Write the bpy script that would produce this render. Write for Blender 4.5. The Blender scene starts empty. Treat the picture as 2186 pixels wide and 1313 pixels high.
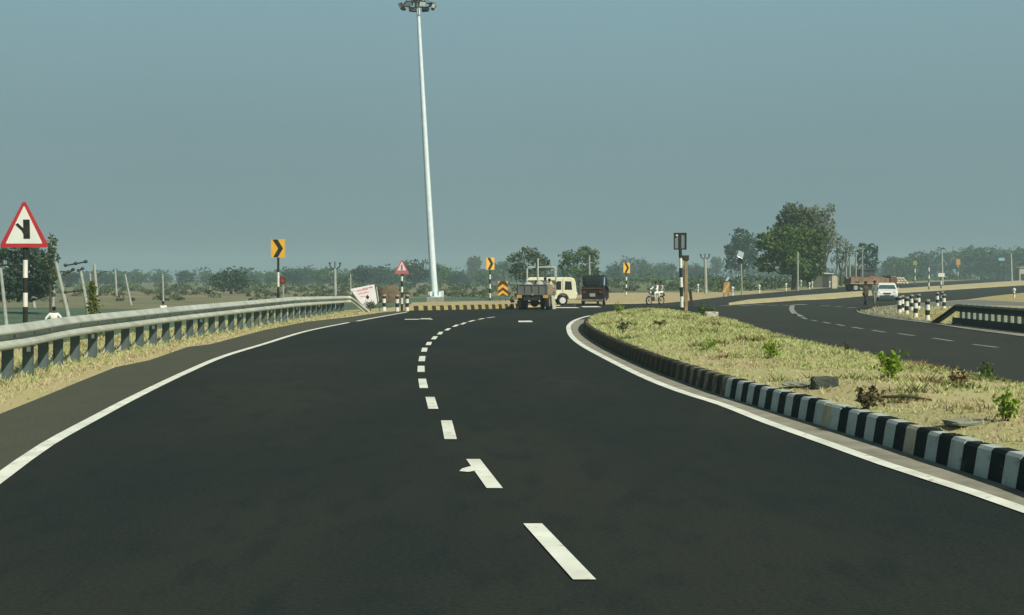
import bpy, bmesh, math, random
from mathutils import Vector, Matrix, Euler
from mathutils.geometry import tessellate_polygon
R = math.radians
scene = bpy.context.scene
C = scene.collection
# ------------------------------------------------------------------ camera
HC = 1.9; F = 3000.0; HX = 1093.0; HY = 592.0
cam_d = bpy.data.cameras.new("camera"); cam = bpy.data.objects.new("camera", cam_d); C.objects.link(cam)
cam.location = (0, 0, HC); cam.rotation_euler = (R(90), 0, 0)
cam_d.sensor_width = 36; cam_d.lens = 36 * F / 2186; cam_d.shift_y = -64.5 / 2186
cam_d.clip_end = 6000; cam_d.clip_start = 0.1
scene.camera = cam
# ------------------------------------------------------------------ world and sun
SUN_AZ = 137.0     # clockwise from +Y (view direction): from the right, a little behind
SUN_EL = 42.0
world = bpy.data.worlds.new("World"); scene.world = world; world.use_nodes = True
wn = world.node_tree; wn.nodes.clear()
wo = wn.nodes.new('ShaderNodeOutputWorld'); bg = wn.nodes.new('ShaderNodeBackground')
sky = wn.nodes.new('ShaderNodeTexSky'); sky.sky_type = 'NISHITA'; sky.sun_disc = False
sky.sun_elevation = R(SUN_EL); sky.sun_rotation = R(SUN_AZ); sky.dust_density = 6; sky.air_density = 1.2
tc = wn.nodes.new('ShaderNodeTexCoord'); sx = wn.nodes.new('ShaderNodeSeparateXYZ')
rp = wn.nodes.new('ShaderNodeValToRGB'); mx = wn.nodes.new('ShaderNodeMixRGB')
wn.links.new(tc.outputs['Generated'], sx.inputs[0]); wn.links.new(sx.outputs['Z'], rp.inputs[0])
e = rp.color_ramp.elements
e[0].position = 0.0; e[0].color = (0.200, 0.290, 0.310, 1)
e[1].position = 1.0; e[1].color = (0.030, 0.055, 0.075, 1)
a = rp.color_ramp.elements.new(0.10); a.color = (0.205, 0.318, 0.345, 1)
a = rp.color_ramp.elements.new(0.22); a.color = (0.240, 0.400, 0.450, 1)
a = rp.color_ramp.elements.new(0.50); a.color = (0.075, 0.125, 0.150, 1)
sc = wn.nodes.new('ShaderNodeVectorMath'); sc.operation = 'SCALE'; sc.inputs['Scale'].default_value = 10.0
nz = wn.nodes.new('ShaderNodeTexNoise'); nz.inputs['Scale'].default_value = 5.0; nz.inputs['Detail'].default_value = 3
wn.links.new(tc.outputs['Generated'], nz.inputs['Vector'])
mr = wn.nodes.new('ShaderNodeMapRange'); mr.inputs[3].default_value = 9.6; mr.inputs[4].default_value = 10.4
wn.links.new(nz.outputs['Fac'], mr.inputs[0]); wn.links.new(mr.outputs[0], sc.inputs['Scale'])
wn.links.new(rp.outputs[0], sc.inputs[0])
mx.inputs[0].default_value = 0.95
wn.links.new(sky.outputs[0], mx.inputs[1]); wn.links.new(sc.outputs[0], mx.inputs[2])
wn.links.new(mx.outputs[0], bg.inputs[0]); bg.inputs[1].default_value = 0.1
wn.links.new(bg.outputs[0], wo.inputs[0])
sd = bpy.data.lights.new("sun", 'SUN'); sun = bpy.data.objects.new("sun", sd); C.objects.link(sun)
sd.energy = 5.0; sd.angle = R(0.6); sd.color = (1.0, 0.94, 0.80)
v = Vector((math.sin(R(SUN_AZ)) * math.cos(R(SUN_EL)), math.cos(R(SUN_AZ)) * math.cos(R(SUN_EL)), math.sin(R(SUN_EL))))
sun.rotation_euler = v.to_track_quat('Z', 'Y').to_euler(); sun.location = (60, -40, 60)
scene.view_settings.view_transform = 'Standard'; scene.view_settings.look = 'None'
scene.view_settings.exposure = 0; scene.view_settings.gamma = 1

# ------------------------------------------------------------------ helpers
def hz(y): return 1.3 * min(max((y - 120) / 280, 0), 1)
def G(x, y, z=0.0):
    Y = (HC - z) * F / (y - HY); return ((x - HX) * Y / F, Y, z)
def G2(x, y):
    p = G(x, y); return (p[0], p[1])
def P(x, y, Y): return ((x - HX) * Y / F, Y, HC - (y - HY) * Y / F)
def GH(x, y):
    k = (y - HY) / F
    Y = HC / k if k > 0 else 1e9
    if Y > 120:
        s = 1.3 / 280; Y = (HC + s * 120) / (k + s)
        if Y > 400: Y = (HC - 1.3) / k if k > 0 else 600
    return ((x - HX) * Y / F, Y, hz(Y))
def GH2(x, y): return GH(x, y)[:2]
def pin(poly, x, y):
    c = False; n = len(poly); j = n - 1
    for i in range(n):
        xi, yi = poly[i]; xj, yj = poly[j]
        if (yi > y) != (yj > y) and x < (xj - xi) * (y - yi) / (yj - yi) + xi: c = not c
        j = i
    return c
def pdist(poly, x, y):
    d = 1e18; n = len(poly)
    for i in range(n):
        ax, ay = poly[i]; bx, by = poly[(i + 1) % n]
        dx, dy = bx - ax, by - ay; L = dx * dx + dy * dy or 1e-9
        t = min(max(((x - ax) * dx + (y - ay) * dy) / L, 0), 1)
        q = (ax + t * dx - x) ** 2 + (ay + t * dy - y) ** 2
        if q < d: d = q
    return math.sqrt(d)

MATS = {}
def mat(name, col, col2=None, scale=3.0, rough=0.8, metal=0.0, bump=0.0, bscale=None, detail=4, amount=0.15, island=False, trans=0.0, emit=None):
    if name in MATS: return MATS[name]
    m = bpy.data.materials.new(name); m.use_nodes = True; nt = m.node_tree; b = nt.nodes['Principled BSDF']
    b.inputs['Roughness'].default_value = rough; b.inputs['Metallic'].default_value = metal; b.inputs['Specular IOR Level'].default_value = .15 if rough >= .6 else .5
    if col2 is None: col2 = tuple(max(c * (1 - amount * 2), 0) for c in col)
    t = nt.nodes.new('ShaderNodeTexCoord')
    mix = nt.nodes.new('ShaderNodeMixRGB')
    mix.inputs[1].default_value = (*col, 1); mix.inputs[2].default_value = (*col2, 1)
    if island:
        g = nt.nodes.new('ShaderNodeNewGeometry'); n2 = nt.nodes.new('ShaderNodeTexNoise'); n2.inputs['Scale'].default_value = scale
        nt.links.new(t.outputs['Object'], n2.inputs['Vector'])
        ad = nt.nodes.new('ShaderNodeMath'); ad.operation = 'MULTIPLY_ADD'; ad.inputs[1].default_value = 0.45
        m2 = nt.nodes.new('ShaderNodeMapRange'); m2.inputs[1].default_value = 0.35; m2.inputs[2].default_value = 0.65; m2.inputs[4].default_value = 0.55
        nt.links.new(n2.outputs['Fac'], m2.inputs[0])
        nt.links.new(g.outputs['Random Per Island'], ad.inputs[0]); nt.links.new(m2.outputs[0], ad.inputs[2])
        nt.links.new(ad.outputs[0], mix.inputs[0])
    else:
        n = nt.nodes.new('ShaderNodeTexNoise'); n.inputs['Scale'].default_value = scale; n.inputs['Detail'].default_value = detail
        nt.links.new(t.outputs['Object'], n.inputs['Vector'])
        r_ = nt.nodes.new('ShaderNodeMapRange'); r_.inputs[1].default_value = 0.3; r_.inputs[2].default_value = 0.7
        nt.links.new(n.outputs['Fac'], r_.inputs[0]); nt.links.new(r_.outputs[0], mix.inputs[0])
    nt.links.new(mix.outputs[0], b.inputs['Base Color'])
    if bump:
        n3 = nt.nodes.new('ShaderNodeTexNoise'); n3.inputs['Scale'].default_value = bscale or scale * 6; n3.inputs['Detail'].default_value = 5
        nt.links.new(t.outputs['Object'], n3.inputs['Vector'])
        bp = nt.nodes.new('ShaderNodeBump'); bp.inputs['Strength'].default_value = bump; bp.inputs['Distance'].default_value = 0.02
        nt.links.new(n3.outputs['Fac'], bp.inputs['Height']); nt.links.new(bp.outputs[0], b.inputs['Normal'])
    if trans:
        tr = nt.nodes.new('ShaderNodeBsdfTranslucent'); nt.links.new(mix.outputs[0], tr.inputs[0])
        ms = nt.nodes.new('ShaderNodeMixShader'); ms.inputs[0].default_value = trans
        out = nt.nodes['Material Output']
        nt.links.new(b.outputs[0], ms.inputs[1]); nt.links.new(tr.outputs[0], ms.inputs[2]); nt.links.new(ms.outputs[0], out.inputs[0])
    MATS[name] = m; return m

white_paint = mat('white_paint', (.78, .79, .70), (.60, .61, .54), 6, .6)
black_paint = mat('black_paint', (.018, .02, .018), (.035, .04, .036), 8, .6)
red_sign = mat('red_sign', (.50, .035, .04), (.42, .03, .035), 4, .45)
white_sign = mat('white_sign', (.80, .84, .78), (.72, .76, .70), 3, .45)
yellow_sign = mat('yellow_sign', (.78, .46, .05), (.70, .38, .04), 4, .45)
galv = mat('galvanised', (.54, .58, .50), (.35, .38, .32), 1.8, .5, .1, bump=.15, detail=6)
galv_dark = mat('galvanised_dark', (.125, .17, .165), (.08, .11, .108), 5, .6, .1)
mast_m = mat('mast_metal', (.72, .83, .86), (.60, .70, .73), 3, .45, .05)
concrete = mat('concrete', (.36, .36, .31), (.24, .245, .21), 4, .9, bump=.3)
pole_conc = mat('pole_concrete', (.40, .43, .37), (.27, .30, .26), 3, .9, bump=.2)
dark_metal = mat('dark_metal', (.03, .035, .033), (.05, .05, .045), 6, .55, .3)
rubber = mat('rubber', (.012, .012, .012), (.025, .024, .022), 10, .85)
rust = mat('rust', (.20, .06, .035), (.10, .035, .025), 8, .8)
glass_dark = mat('dark_glass', (.015, .02, .022), (.03, .035, .035), 3, .12)
glass_teal = mat('teal_glass', (.07, .12, .13), (.05, .09, .10), 3, .15)
skin_m = mat('skin', (.16, .085, .05), (.13, .07, .04), 6, .6)
hair_m = mat('hair', (.008, .008, .008), (.015, .014, .012), 12, .6)
shirt_white = mat('white_cloth', (.80, .82, .76), (.66, .70, .64), 8, .9)
shirt_blue = mat('blue_cloth', (.14, .27, .33), (.10, .2, .26), 8, .9)
cloth_dark = mat('dark_cloth', (.03, .035, .04), (.05, .05, .05), 8, .9)
cloth_grey = mat('grey_cloth', (.16, .20, .18), (.11, .14, .12), 8, .9)
cream = mat('cream_paint', (.80, .78, .56), (.70, .68, .48), 3, .4)
car_white = mat('car_white', (.78, .80, .75), (.72, .74, .70), 3, .3)
grey_paint = mat('grey_paint', (.16, .17, .155), (.10, .11, .10), 3, .6)
tan_paint = mat('tan_paint', (.36, .31, .20), (.24, .21, .14), 4, .7)
amber = mat('amber', (.75, .42, .10), (.6, .3, .06), 8, .3)
lens_m = mat('lens', (.8, .82, .8), (.6, .62, .6), 8, .2)
blue_panel = mat('pale_blue', (.36, .50, .56), (.28, .42, .48), 4, .5)
bark = mat('bark', (.09, .075, .055), (.05, .042, .03), 8, .95, bump=.5)
leaf_d = mat('leaf_dark', (.018, .048, .028), (.048, .088, .038), 0.6, .8, island=True, trans=.12)
leaf_m = mat('leaf_mid', (.036, .085, .020), (.120, .190, .040), 0.45, .8, island=True, trans=.12)
leaf_o = mat('leaf_olive', (.042, .070, .028), (.115, .145, .055), 0.6, .8, island=True, trans=.15)
leaf_p = mat('leaf_pale', (.16, .20, .14), (.28, .32, .23), 0.6, .9, island=True, trans=.3)
leaf_b = mat('leaf_bright', (.13, .24, .02), (.34, .46, .06), 3, .7, island=True, trans=.35)
brick_m = mat('brick', (.27, .165, .11), (.17, .115, .08), 1.6, .9, bump=.4)
sack_m = mat('sack', (.62, .58, .44), (.5, .47, .36), 3, .9)
hay_m = mat('hay', (.155, .115, .065), (.11, .085, .048), 2, 1, bump=.6)

def prop(o, label=None, cat=None, group=None, kind=None):
    if label: o['label'] = label
    if cat: o['category'] = cat
    if group: o['group'] = group
    if kind: o['kind'] = kind
    return o
def thing(name, label, cat, loc=(0, 0, 0), rz=0.0, group=None, scale=1.0):
    o = bpy.data.objects.new(name, None); C.objects.link(o); o.location = loc; o.rotation_euler = (0, 0, rz)
    o.scale = (scale,) * 3; o.empty_display_size = .2
    return prop(o, label, cat, group)
def dup(src, loc, rz=0.0, label=None, scale=None):
    r = src.copy(); C.objects.link(r); r.location = loc; r.rotation_euler = (0, 0, rz)
    if scale is not None: r.scale = scale if isinstance(scale, tuple) else (scale,) * 3
    if label: r['label'] = label
    for ch in list(src.children):
        c = ch.copy(); C.objects.link(c); c.parent = r
        for g in list(ch.children):
            d = g.copy(); C.objects.link(d); d.parent = c
    return r

class MB:
    def __init__(s): s.v = []; s.f = []; s.m = []; s.sm = []
    def add(s, vs, fs, mi=0, smooth=False):
        o = len(s.v); s.v += [tuple(p) for p in vs]
        s.f += [tuple(i + o for i in q) for q in fs]; s.m += [mi] * len(fs); s.sm += [smooth] * len(fs)
        return s
    def box(s, c, sz, mi=0, rot=None, ch=0.0):
        x, y, z = sz[0] / 2, sz[1] / 2, sz[2] / 2
        k = min(ch, x * .45, y * .45, z * .45)
        if k > 0:
            bm = bmesh.new(); bmesh.ops.create_cube(bm, size=1)
            for q in bm.verts: q.co = Vector((q.co.x * sz[0], q.co.y * sz[1], q.co.z * sz[2]))
            bmesh.ops.bevel(bm, geom=bm.edges[:], offset=k, segments=2, affect='EDGES', profile=.6)
            vs = [q.co.copy() for q in bm.verts]; bm.verts.index_update(); fs = [[q.index for q in f.verts] for f in bm.faces]; bm.free()
        else:
            vs = [Vector(p) for p in [(-x, -y, -z), (x, -y, -z), (x, y, -z), (-x, y, -z), (-x, -y, z), (x, -y, z), (x, y, z), (-x, y, z)]]
            fs = [(3, 2, 1, 0), (4, 5, 6, 7), (0, 1, 5, 4), (1, 2, 6, 5), (2, 3, 7, 6), (3, 0, 4, 7)]
        if rot: E = Euler(rot).to_matrix(); vs = [E @ q for q in vs]
        c = Vector(c); return s.add([q + c for q in vs], fs, mi)
    def cyl(s, p0, p1, r0, r1=None, n=10, mi=0, caps=True, smooth=True):
        r1 = r0 if r1 is None else r1
        p0 = Vector(p0); p1 = Vector(p1); d = (p1 - p0).normalized()
        u = d.orthogonal().normalized(); w = d.cross(u)
        vs = []
        for p, r in ((p0, r0), (p1, r1)):
            for i in range(n):
                a = 2 * math.pi * i / n; vs.append(p + (u * math.cos(a) + w * math.sin(a)) * r)
        s.add(vs, [(i, (i + 1) % n, n + (i + 1) % n, n + i) for i in range(n)], mi, smooth)
        if caps:
            s.add(vs[:n], [tuple(range(n))[::-1]], mi); s.add(vs[n:], [tuple(range(n))], mi)
        return s
    def tube(s, pts, r, n=8, mi=0):
        for i in range(len(pts) - 1): s.cyl(pts[i], pts[i + 1], r if not isinstance(r, list) else r[i], r if not isinstance(r, list) else r[i + 1], n, mi)
        return s
    def sphere(s, c, r, n=10, m=7, mi=0, sc=(1, 1, 1)):
        vs = []; fs = []
        for j in range(m + 1):
            t = math.pi * j / m
            for i in range(n):
                a = 2 * math.pi * i / n
                vs.append((c[0] + r * sc[0] * math.sin(t) * math.cos(a), c[1] + r * sc[1] * math.sin(t) * math.sin(a), c[2] + r * sc[2] * math.cos(t)))
        for j in range(m):
            for i in range(n): fs.append((j * n + i, (j + 1) * n + i, (j + 1) * n + (i + 1) % n, j * n + (i + 1) % n))
        return s.add(vs, fs, mi, True)
    def torus(s, c, R_, r, axis='X', n=20, m=8, mi=0):
        vs = []; fs = []
        for i in range(n):
            a = 2 * math.pi * i / n
            for j in range(m):
                b = 2 * math.pi * j / m; q = R_ + r * math.cos(b)
                p = (q * math.cos(a), q * math.sin(a), r * math.sin(b))
                if axis == 'X': p = (p[2], p[0], p[1])
                elif axis == 'Y': p = (p[0], p[2], p[1])
                vs.append((c[0] + p[0], c[1] + p[1], c[2] + p[2]))
        for i in range(n):
            for j in range(m): fs.append((i * m + j, ((i + 1) % n) * m + j, ((i + 1) % n) * m + (j + 1) % m, i * m + (j + 1) % m))
        return s.add(vs, fs, mi, True)
    def prism(s, pts, a0, a1, axis='Y', mi=0):
        """pts: 2d outline; axis Y: (x,z) extruded along y; X: (y,z) along x; Z: (x,y) along z"""
        def mk(p, a): return {'Y': (p[0], a, p[1]), 'X': (a, p[0], p[1]), 'Z': (p[0], p[1], a)}[axis]
        n = len(pts); vs = [mk(p, a0) for p in pts] + [mk(p, a1) for p in pts]
        tri = tessellate_polygon([[Vector((p[0], p[1], 0)) for p in pts]])
        fs = [tuple(t) for t in tri] + [tuple(i + n for i in t)[::-1] for t in tri] + [(i, (i + 1) % n, n + (i + 1) % n, n + i) for i in range(n)]
        return s.add(vs, fs, mi)
    def build(s, name, mats, parent=None, fixn=True):
        me = bpy.data.meshes.new(name); me.from_pydata(s.v, [], s.f); 
        if not isinstance(mats, (list, tuple)): mats = [mats]
        for m in mats: me.materials.append(m)
        me.polygons.foreach_set('material_index', s.m); me.polygons.foreach_set('use_smooth', s.sm)
        me.update()
        if fixn and len(s.f) < 20000:
            bm = bmesh.new(); bm.from_mesh(me); bmesh.ops.recalc_face_normals(bm, faces=bm.faces); bm.to_mesh(me); bm.free()
        o = bpy.data.objects.new(name, me); C.objects.link(o)
        if parent: o.parent = parent
        return o

# ------------------------------------------------------------------ ground layout (plan, metres)
RAIL = [(-10.2, 8.0), (-9.6, 16.0), (-9.25, 22.0), (-9.2, 26.1), (-9.75, 31.0), (-9.9, 36.5), (-9.95, 43.5), (-9.75, 55.3), (-9.55, 64.8), (-9.15, 77.5)]
plateau = [(-15, -30), (-14.0, 8)] + [(x - 3.6, y) for x, y in RAIL[1:-2]] + [(x - 2.2, y) for x, y in RAIL[-2:]] + [G2(815, 655), G2(880, 646), G2(1000, 643), G2(1080, 641), G2(1200, 634), G2(1301, 628), G2(1440, 627), G2(1548, 626), GH2(1620, 618), GH2(1700, 612), GH2(1850, 603), (215, 600), (330, 900), (900, 900), (900, -30)]
asph = [(-9.5, -10), (-8.6, 8), G2(-60, 905), G2(0, 884), G2(85, 850), G2(162, 818), G2(247, 784), G2(320, 769), G2(400, 741), G2(449, 735), G2(563, 705), G2(654, 687), G2(746, 677), G2(815, 667), G2(868, 662.5), G2(980, 661), G2(1090, 658), G2(1200, 653), G2(1301, 649.5), G2(1420, 647), G2(1480, 641), G2(1540, 634.5),
        GH2(1620, 627), GH2(1677, 622), GH2(1728, 618), GH2(1773, 614), GH2(1850, 609), GH2(1950, 604.5), (170, 480), (190, 470), GH2(2186, 626), (60, 100), (40, 60), (17.2, 45), (17.0, -10)]
def sheet(name, pts, off, m, cuts=(120, 400), skirt=0.0, label=None):
    bm = bmesh.new()
    vs = [bm.verts.new((x, y, 0)) for x, y in pts]
    for t in tessellate_polygon([[Vector((x, y, 0)) for x, y in pts]]):
        try: bm.faces.new([vs[i] for i in t])
        except ValueError: pass
    for cy in cuts:
        bmesh.ops.bisect_plane(bm, geom=bm.verts[:] + bm.edges[:] + bm.faces[:], plane_co=(0, cy, 0), plane_no=(0, 1, 0))
    bmesh.ops.recalc_face_normals(bm, faces=bm.faces)
    if bm.faces and sum(f.normal.z for f in bm.faces) < 0: bmesh.ops.reverse_faces(bm, faces=bm.faces[:])
    if skirt:
        be = [ed for ed in bm.edges if ed.is_boundary]
        r = bmesh.ops.extrude_edge_only(bm, edges=be)
        low = set(g for g in r['geom'] if isinstance(g, bmesh.types.BMVert))
        for q in bm.verts: q.co.z = hz(q.co.y) + off - (skirt if q in low else 0)
        bmesh.ops.recalc_face_normals(bm, faces=bm.faces)
        up = [f for f in bm.faces if abs(f.normal.z) > .5]
        if sum(f.normal.z for f in up) < 0: bmesh.ops.reverse_faces(bm, faces=bm.faces[:])
    else:
        for q in bm.verts: q.co.z = hz(q.co.y) + off
    me = bpy.data.meshes.new(name); bm.to_mesh(me); bm.free(); me.materials.append(m)
    o = bpy.data.objects.new(name, me); C.objects.link(o); o['kind'] = 'structure'
    return o
def strip_pts(cl, w):
    L = []; Rr = []
    for i, p in enumerate(cl):
        a = Vector(cl[max(i - 1, 0)]); b = Vector(cl[min(i + 1, len(cl) - 1)]); d = (b - a).normalized(); n = Vector((-d.y, d.x))
        q = Vector(p); L.append(tuple(q + n * w / 2)); Rr.append(tuple(q - n * w / 2))
    return L, Rr
def smooth_line(pts, step=1.0):
    """Catmull-Rom resample"""
    P_ = [Vector(p) for p in pts]; out = []
    for i in range(len(P_) - 1):
        p0 = P_[max(i - 1, 0)]; p1 = P_[i]; p2 = P_[i + 1]; p3 = P_[min(i + 2, len(P_) - 1)]
        n = max(1, int((p2 - p1).length / step))
        for k in range(n):
            t = k / n
            out.append(0.5 * ((2 * p1) + (-p0 + p2) * t + (2 * p0 - 5 * p1 + 4 * p2 - p3) * t * t + (-p0 + 3 * p1 - 3 * p2 + p3) * t ** 3))
    out.append(P_[-1]); return out
def ribbon(mb, cl, w, z, mi=0):
    L, Rr = strip_pts(cl, w); n = len(cl)
    mb.add([(p[0], p[1], hz(p[1]) + z) for p in L] + [(p[0], p[1], hz(p[1]) + z) for p in Rr], [(i, n + i, n + i + 1, i + 1) for i in range(n - 1)], mi)

# asphalt material with large worn patches
def asphalt_mat(name, c1, c2, c3):
    m = bpy.data.materials.new(name); m.use_nodes = True; nt = m.node_tree; b = nt.nodes['Principled BSDF']
    b.inputs['Roughness'].default_value = .9; b.inputs['Specular IOR Level'].default_value = .04
    t = nt.nodes.new('ShaderNodeTexCoord')
    mp = nt.nodes.new('ShaderNodeMapping'); mp.inputs['Scale'].default_value = (1, .35, 1); nt.links.new(t.outputs['Object'], mp.inputs[0])
    n1 = nt.nodes.new('ShaderNodeTexNoise'); n1.inputs['Scale'].default_value = .32; n1.inputs['Detail'].default_value = 6; nt.links.new(mp.outputs[0], n1.inputs['Vector'])
    n2 = nt.nodes.new('ShaderNodeTexNoise'); n2.inputs['Scale'].default_value = 28; n2.inputs['Detail'].default_value = 4; nt.links.new(t.outputs['Object'], n2.inputs['Vector'])
    n3 = nt.nodes.new('ShaderNodeTexNoise'); n3.inputs['Scale'].default_value = 3.0; n3.inputs['Detail'].default_value = 6; nt.links.new(mp.outputs[0], n3.inputs['Vector'])
    r1 = nt.nodes.new('ShaderNodeMapRange'); r1.inputs[1].default_value = .32; r1.inputs[2].default_value = .68; nt.links.new(n1.outputs['Fac'], r1.inputs[0])
    m1 = nt.nodes.new('ShaderNodeMixRGB'); m1.inputs[1].default_value = (*c1, 1); m1.inputs[2].default_value = (*c2, 1); nt.links.new(r1.outputs[0], m1.inputs[0])
    r3 = nt.nodes.new('ShaderNodeMapRange'); r3.inputs[1].default_value = .5; r3.inputs[2].default_value = .75; r3.inputs[4].default_value = .6; nt.links.new(n3.outputs['Fac'], r3.inputs[0])
    m3 = nt.nodes.new('ShaderNodeMixRGB'); m3.inputs[2].default_value = (*c3, 1); nt.links.new(m1.outputs[0], m3.inputs[1]); nt.links.new(r3.outputs[0], m3.inputs[0])
    r2 = nt.nodes.new('ShaderNodeMapRange'); r2.inputs[1].default_value = .3; r2.inputs[2].default_value = .7; r2.inputs[3].default_value = .78; r2.inputs[4].default_value = 1.25; nt.links.new(n2.outputs['Fac'], r2.inputs[0])
    mm = nt.nodes.new('ShaderNodeVectorMath'); mm.operation = 'SCALE'; nt.links.new(m3.outputs[0], mm.inputs[0]); nt.links.new(r2.outputs[0], mm.inputs['Scale'])
    nt.links.new(mm.outputs[0], b.inputs['Base Color'])
    bp = nt.nodes.new('ShaderNodeBump'); bp.inputs['Strength'].default_value = .35; bp.inputs['Distance'].default_value = .01
    n4 = nt.nodes.new('ShaderNodeTexNoise'); n4.inputs['Scale'].default_value = 60; n4.inputs['Detail'].default_value = 3; nt.links.new(t.outputs['Object'], n4.inputs['Vector'])
    nt.links.new(n4.outputs['Fac'], bp.inputs['Height']); nt.links.new(bp.outputs[0], b.inputs['Normal'])
    return m
def worn(name, col, under, thr=.60, scale=9.0, soft=.06, rough=.8, streak=1.0):
    m = bpy.data.materials.new(name); m.use_nodes = True; nt = m.node_tree; b = nt.nodes['Principled BSDF']; b.inputs['Roughness'].default_value = rough; b.inputs['Specular IOR Level'].default_value = .08
    t = nt.nodes.new('ShaderNodeTexCoord')
    n1 = nt.nodes.new('ShaderNodeTexNoise'); n1.inputs['Scale'].default_value = scale; n1.inputs['Detail'].default_value = 9; n1.inputs['Roughness'].default_value = .7; nt.links.new(t.outputs['Object'], n1.inputs['Vector'])
    r = nt.nodes.new('ShaderNodeMapRange'); r.inputs[1].default_value = thr - soft; r.inputs[2].default_value = thr + soft; nt.links.new(n1.outputs['Fac'], r.inputs[0])
    n2 = nt.nodes.new('ShaderNodeTexNoise'); n2.inputs['Scale'].default_value = scale * .3; n2.inputs['Detail'].default_value = 4; nt.links.new(t.outputs['Object'], n2.inputs['Vector'])
    r2 = nt.nodes.new('ShaderNodeMapRange'); r2.inputs[1].default_value = .3; r2.inputs[2].default_value = .7; r2.inputs[3].default_value = .78; r2.inputs[4].default_value = 1.08; nt.links.new(n2.outputs['Fac'], r2.inputs[0])
    mm = nt.nodes.new('ShaderNodeVectorMath'); mm.operation = 'SCALE'; mm.inputs[0].default_value = col; nt.links.new(r2.outputs[0], mm.inputs['Scale'])
    mx_ = nt.nodes.new('ShaderNodeMixRGB'); nt.links.new(mm.outputs[0], mx_.inputs[1]); mx_.inputs[2].default_value = (*under, 1); nt.links.new(r.outputs[0], mx_.inputs[0]); nt.links.new(mx_.outputs[0], b.inputs['Base Color'])
    bp = nt.nodes.new('ShaderNodeBump'); bp.inputs['Strength'].default_value = .3; bp.inputs['Distance'].default_value = .01; nt.links.new(n1.outputs['Fac'], bp.inputs['Height']); nt.links.new(bp.outputs[0], b.inputs['Normal'])
    return m
asph_m = asphalt_mat('asphalt', (.0185, .0270, .0260), (.0320, .0360, .0300), (.0125, .0220, .0250))
shoulder_m = asphalt_mat('asphalt_shoulder', (.070, .080, .060), (.084, .089, .066), (.060, .070, .055))
road2_m = asphalt_mat('asphalt_grey', (.036, .045, .042), (.046, .050, .043), (.028, .037, .036))
line_m = worn('road_line', (.74, .78, .69), (.22, .24, .21), .64, 7.0)
line_old = mat('road_line_worn', (.34, .36, .31), (.16, .18, .155), 5, .8)
gutter_m = mat('gutter', (.33, .325, .255), (.19, .19, .15), 2.2, .95, bump=.4, detail=7)
sand_m = mat('sand', (.46, .39, .23), (.34, .30, .17), 1.2, 1, bump=.5, detail=8)
dry_m = mat('dry_grass_ground', (.40, .39, .19), (.44, .37, .21), .7, 1, bump=.8, bscale=14, detail=8)
soil_g = mat('median_soil', (.39, .41, .185), (.41, .34, .195), .45, 1, bump=.8, bscale=12, detail=8)

road = sheet('road', asph, 0.0, asph_m)
# left edge line geometry
LL = smooth_line([Vector(p) for p in [(-5.1, 4), G2(-230, 1205), G2(-110, 1104), G2(0, 1021), G2(100, 950), G2(203, 893), G2(298, 843), G2(400, 794), G2(478, 761), G2(563, 735), G2(654, 707.5), G2(744, 689)]], 1.0)
LL2 = smooth_line([Vector(p) for p in [G2(762, 686), G2(810, 677), G2(869, 666.5)]], 2.0)
edge_poly = [(p.x, p.y) for p in LL] + [(p.x, p.y) for p in LL2]
asph_left = [(-8.6, 8), G2(-60, 905), G2(0, 884), G2(85, 850), G2(162, 818), G2(247, 784), G2(320, 769), G2(400, 741), G2(449, 735), G2(563, 705), G2(654, 687), G2(746, 677), G2(815, 667), G2(868, 662.5)]
sheet('road_shoulder', [(-9.5, 2)] + asph_left + edge_poly[::-1], .004, shoulder_m)
mb = MB(); ribbon(mb, LL, .17, .010); ribbon(mb, LL2, .17, .010); prop(mb.build('edge_line', line_m), kind='structure')
RL = smooth_line([Vector(p) for p in [G2(1275, 671.5), G2(1252, 676), G2(1228, 684), G2(1215, 695), G2(1215, 707), G2(1222, 720), G2(1241, 736), G2(1280, 758), G2(1370, 803), G2(1452, 836), G2(1543, 865), G2(1640, 903), G2(1762, 946), G2(1890, 992), G2(2080, 1053), G2(2186, 1090), G2(2360, 1150), (4.35, 6), (4.6, 2)]], .8)
mb = MB(); ribbon(mb, RL, .17, .010); prop(mb.build('edge_line', line_m), kind='structure')
# centre dashes
DS = [((1248, 1240), (1137, 1120)), ((1056, 1044), (1010, 982)), ((962, 939), (953, 899)), ((925, 874), (918, 848.6)), ((905, 829.6), (901, 809.6)), ((899, 795), (899, 782)), ((900, 772), (902, 761)), ((905, 751.6), (907, 743)), ((914, 737.5), (917, 730.7)), ((925, 725), (930, 718.5)), ((937.4, 714.6), (942, 709)), ((952.5, 706), (959, 701.4)), ((968.6, 698), (977, 693.6)), ((985, 693), (993.5, 689)), ((1001, 687.3), (1012.5, 684)), ((1022, 682.4), (1033, 680)), ((1040, 679), (1056, 677))]
DSX = [((1248, 1240), (1137, 1120)), ((1056, 1044), (1010, 982))]
mb = MB()
for (a, b) in DS:
    A = Vector(G2(*a)); B = Vector(G2(*b)); w = .145
    # ends cut square to the view as in the photo's stencil
    mb.add([(A.x - w / 2, A.y, .010), (A.x + w / 2, A.y, .010), (B.x + w / 2, B.y, .010), (B.x - w / 2, B.y, .010)], [(0, 1, 2, 3)])
A = G(997, 1003); mb.add([(A[0] - .07, A[1] - .16, .011), (A[0] + .02, A[1] - .22, .011), (A[0] + .12, A[1] - .08, .011), (A[0] + .13, A[1] + .16, .011), (A[0] + .03, A[1] + .20, .011), (A[0] - .05, A[1] + .02, .011)], [(0, 1, 2, 3, 4, 5)])
prop(mb.build('centre_line', line_m), kind='structure')
mb = MB()
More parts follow.
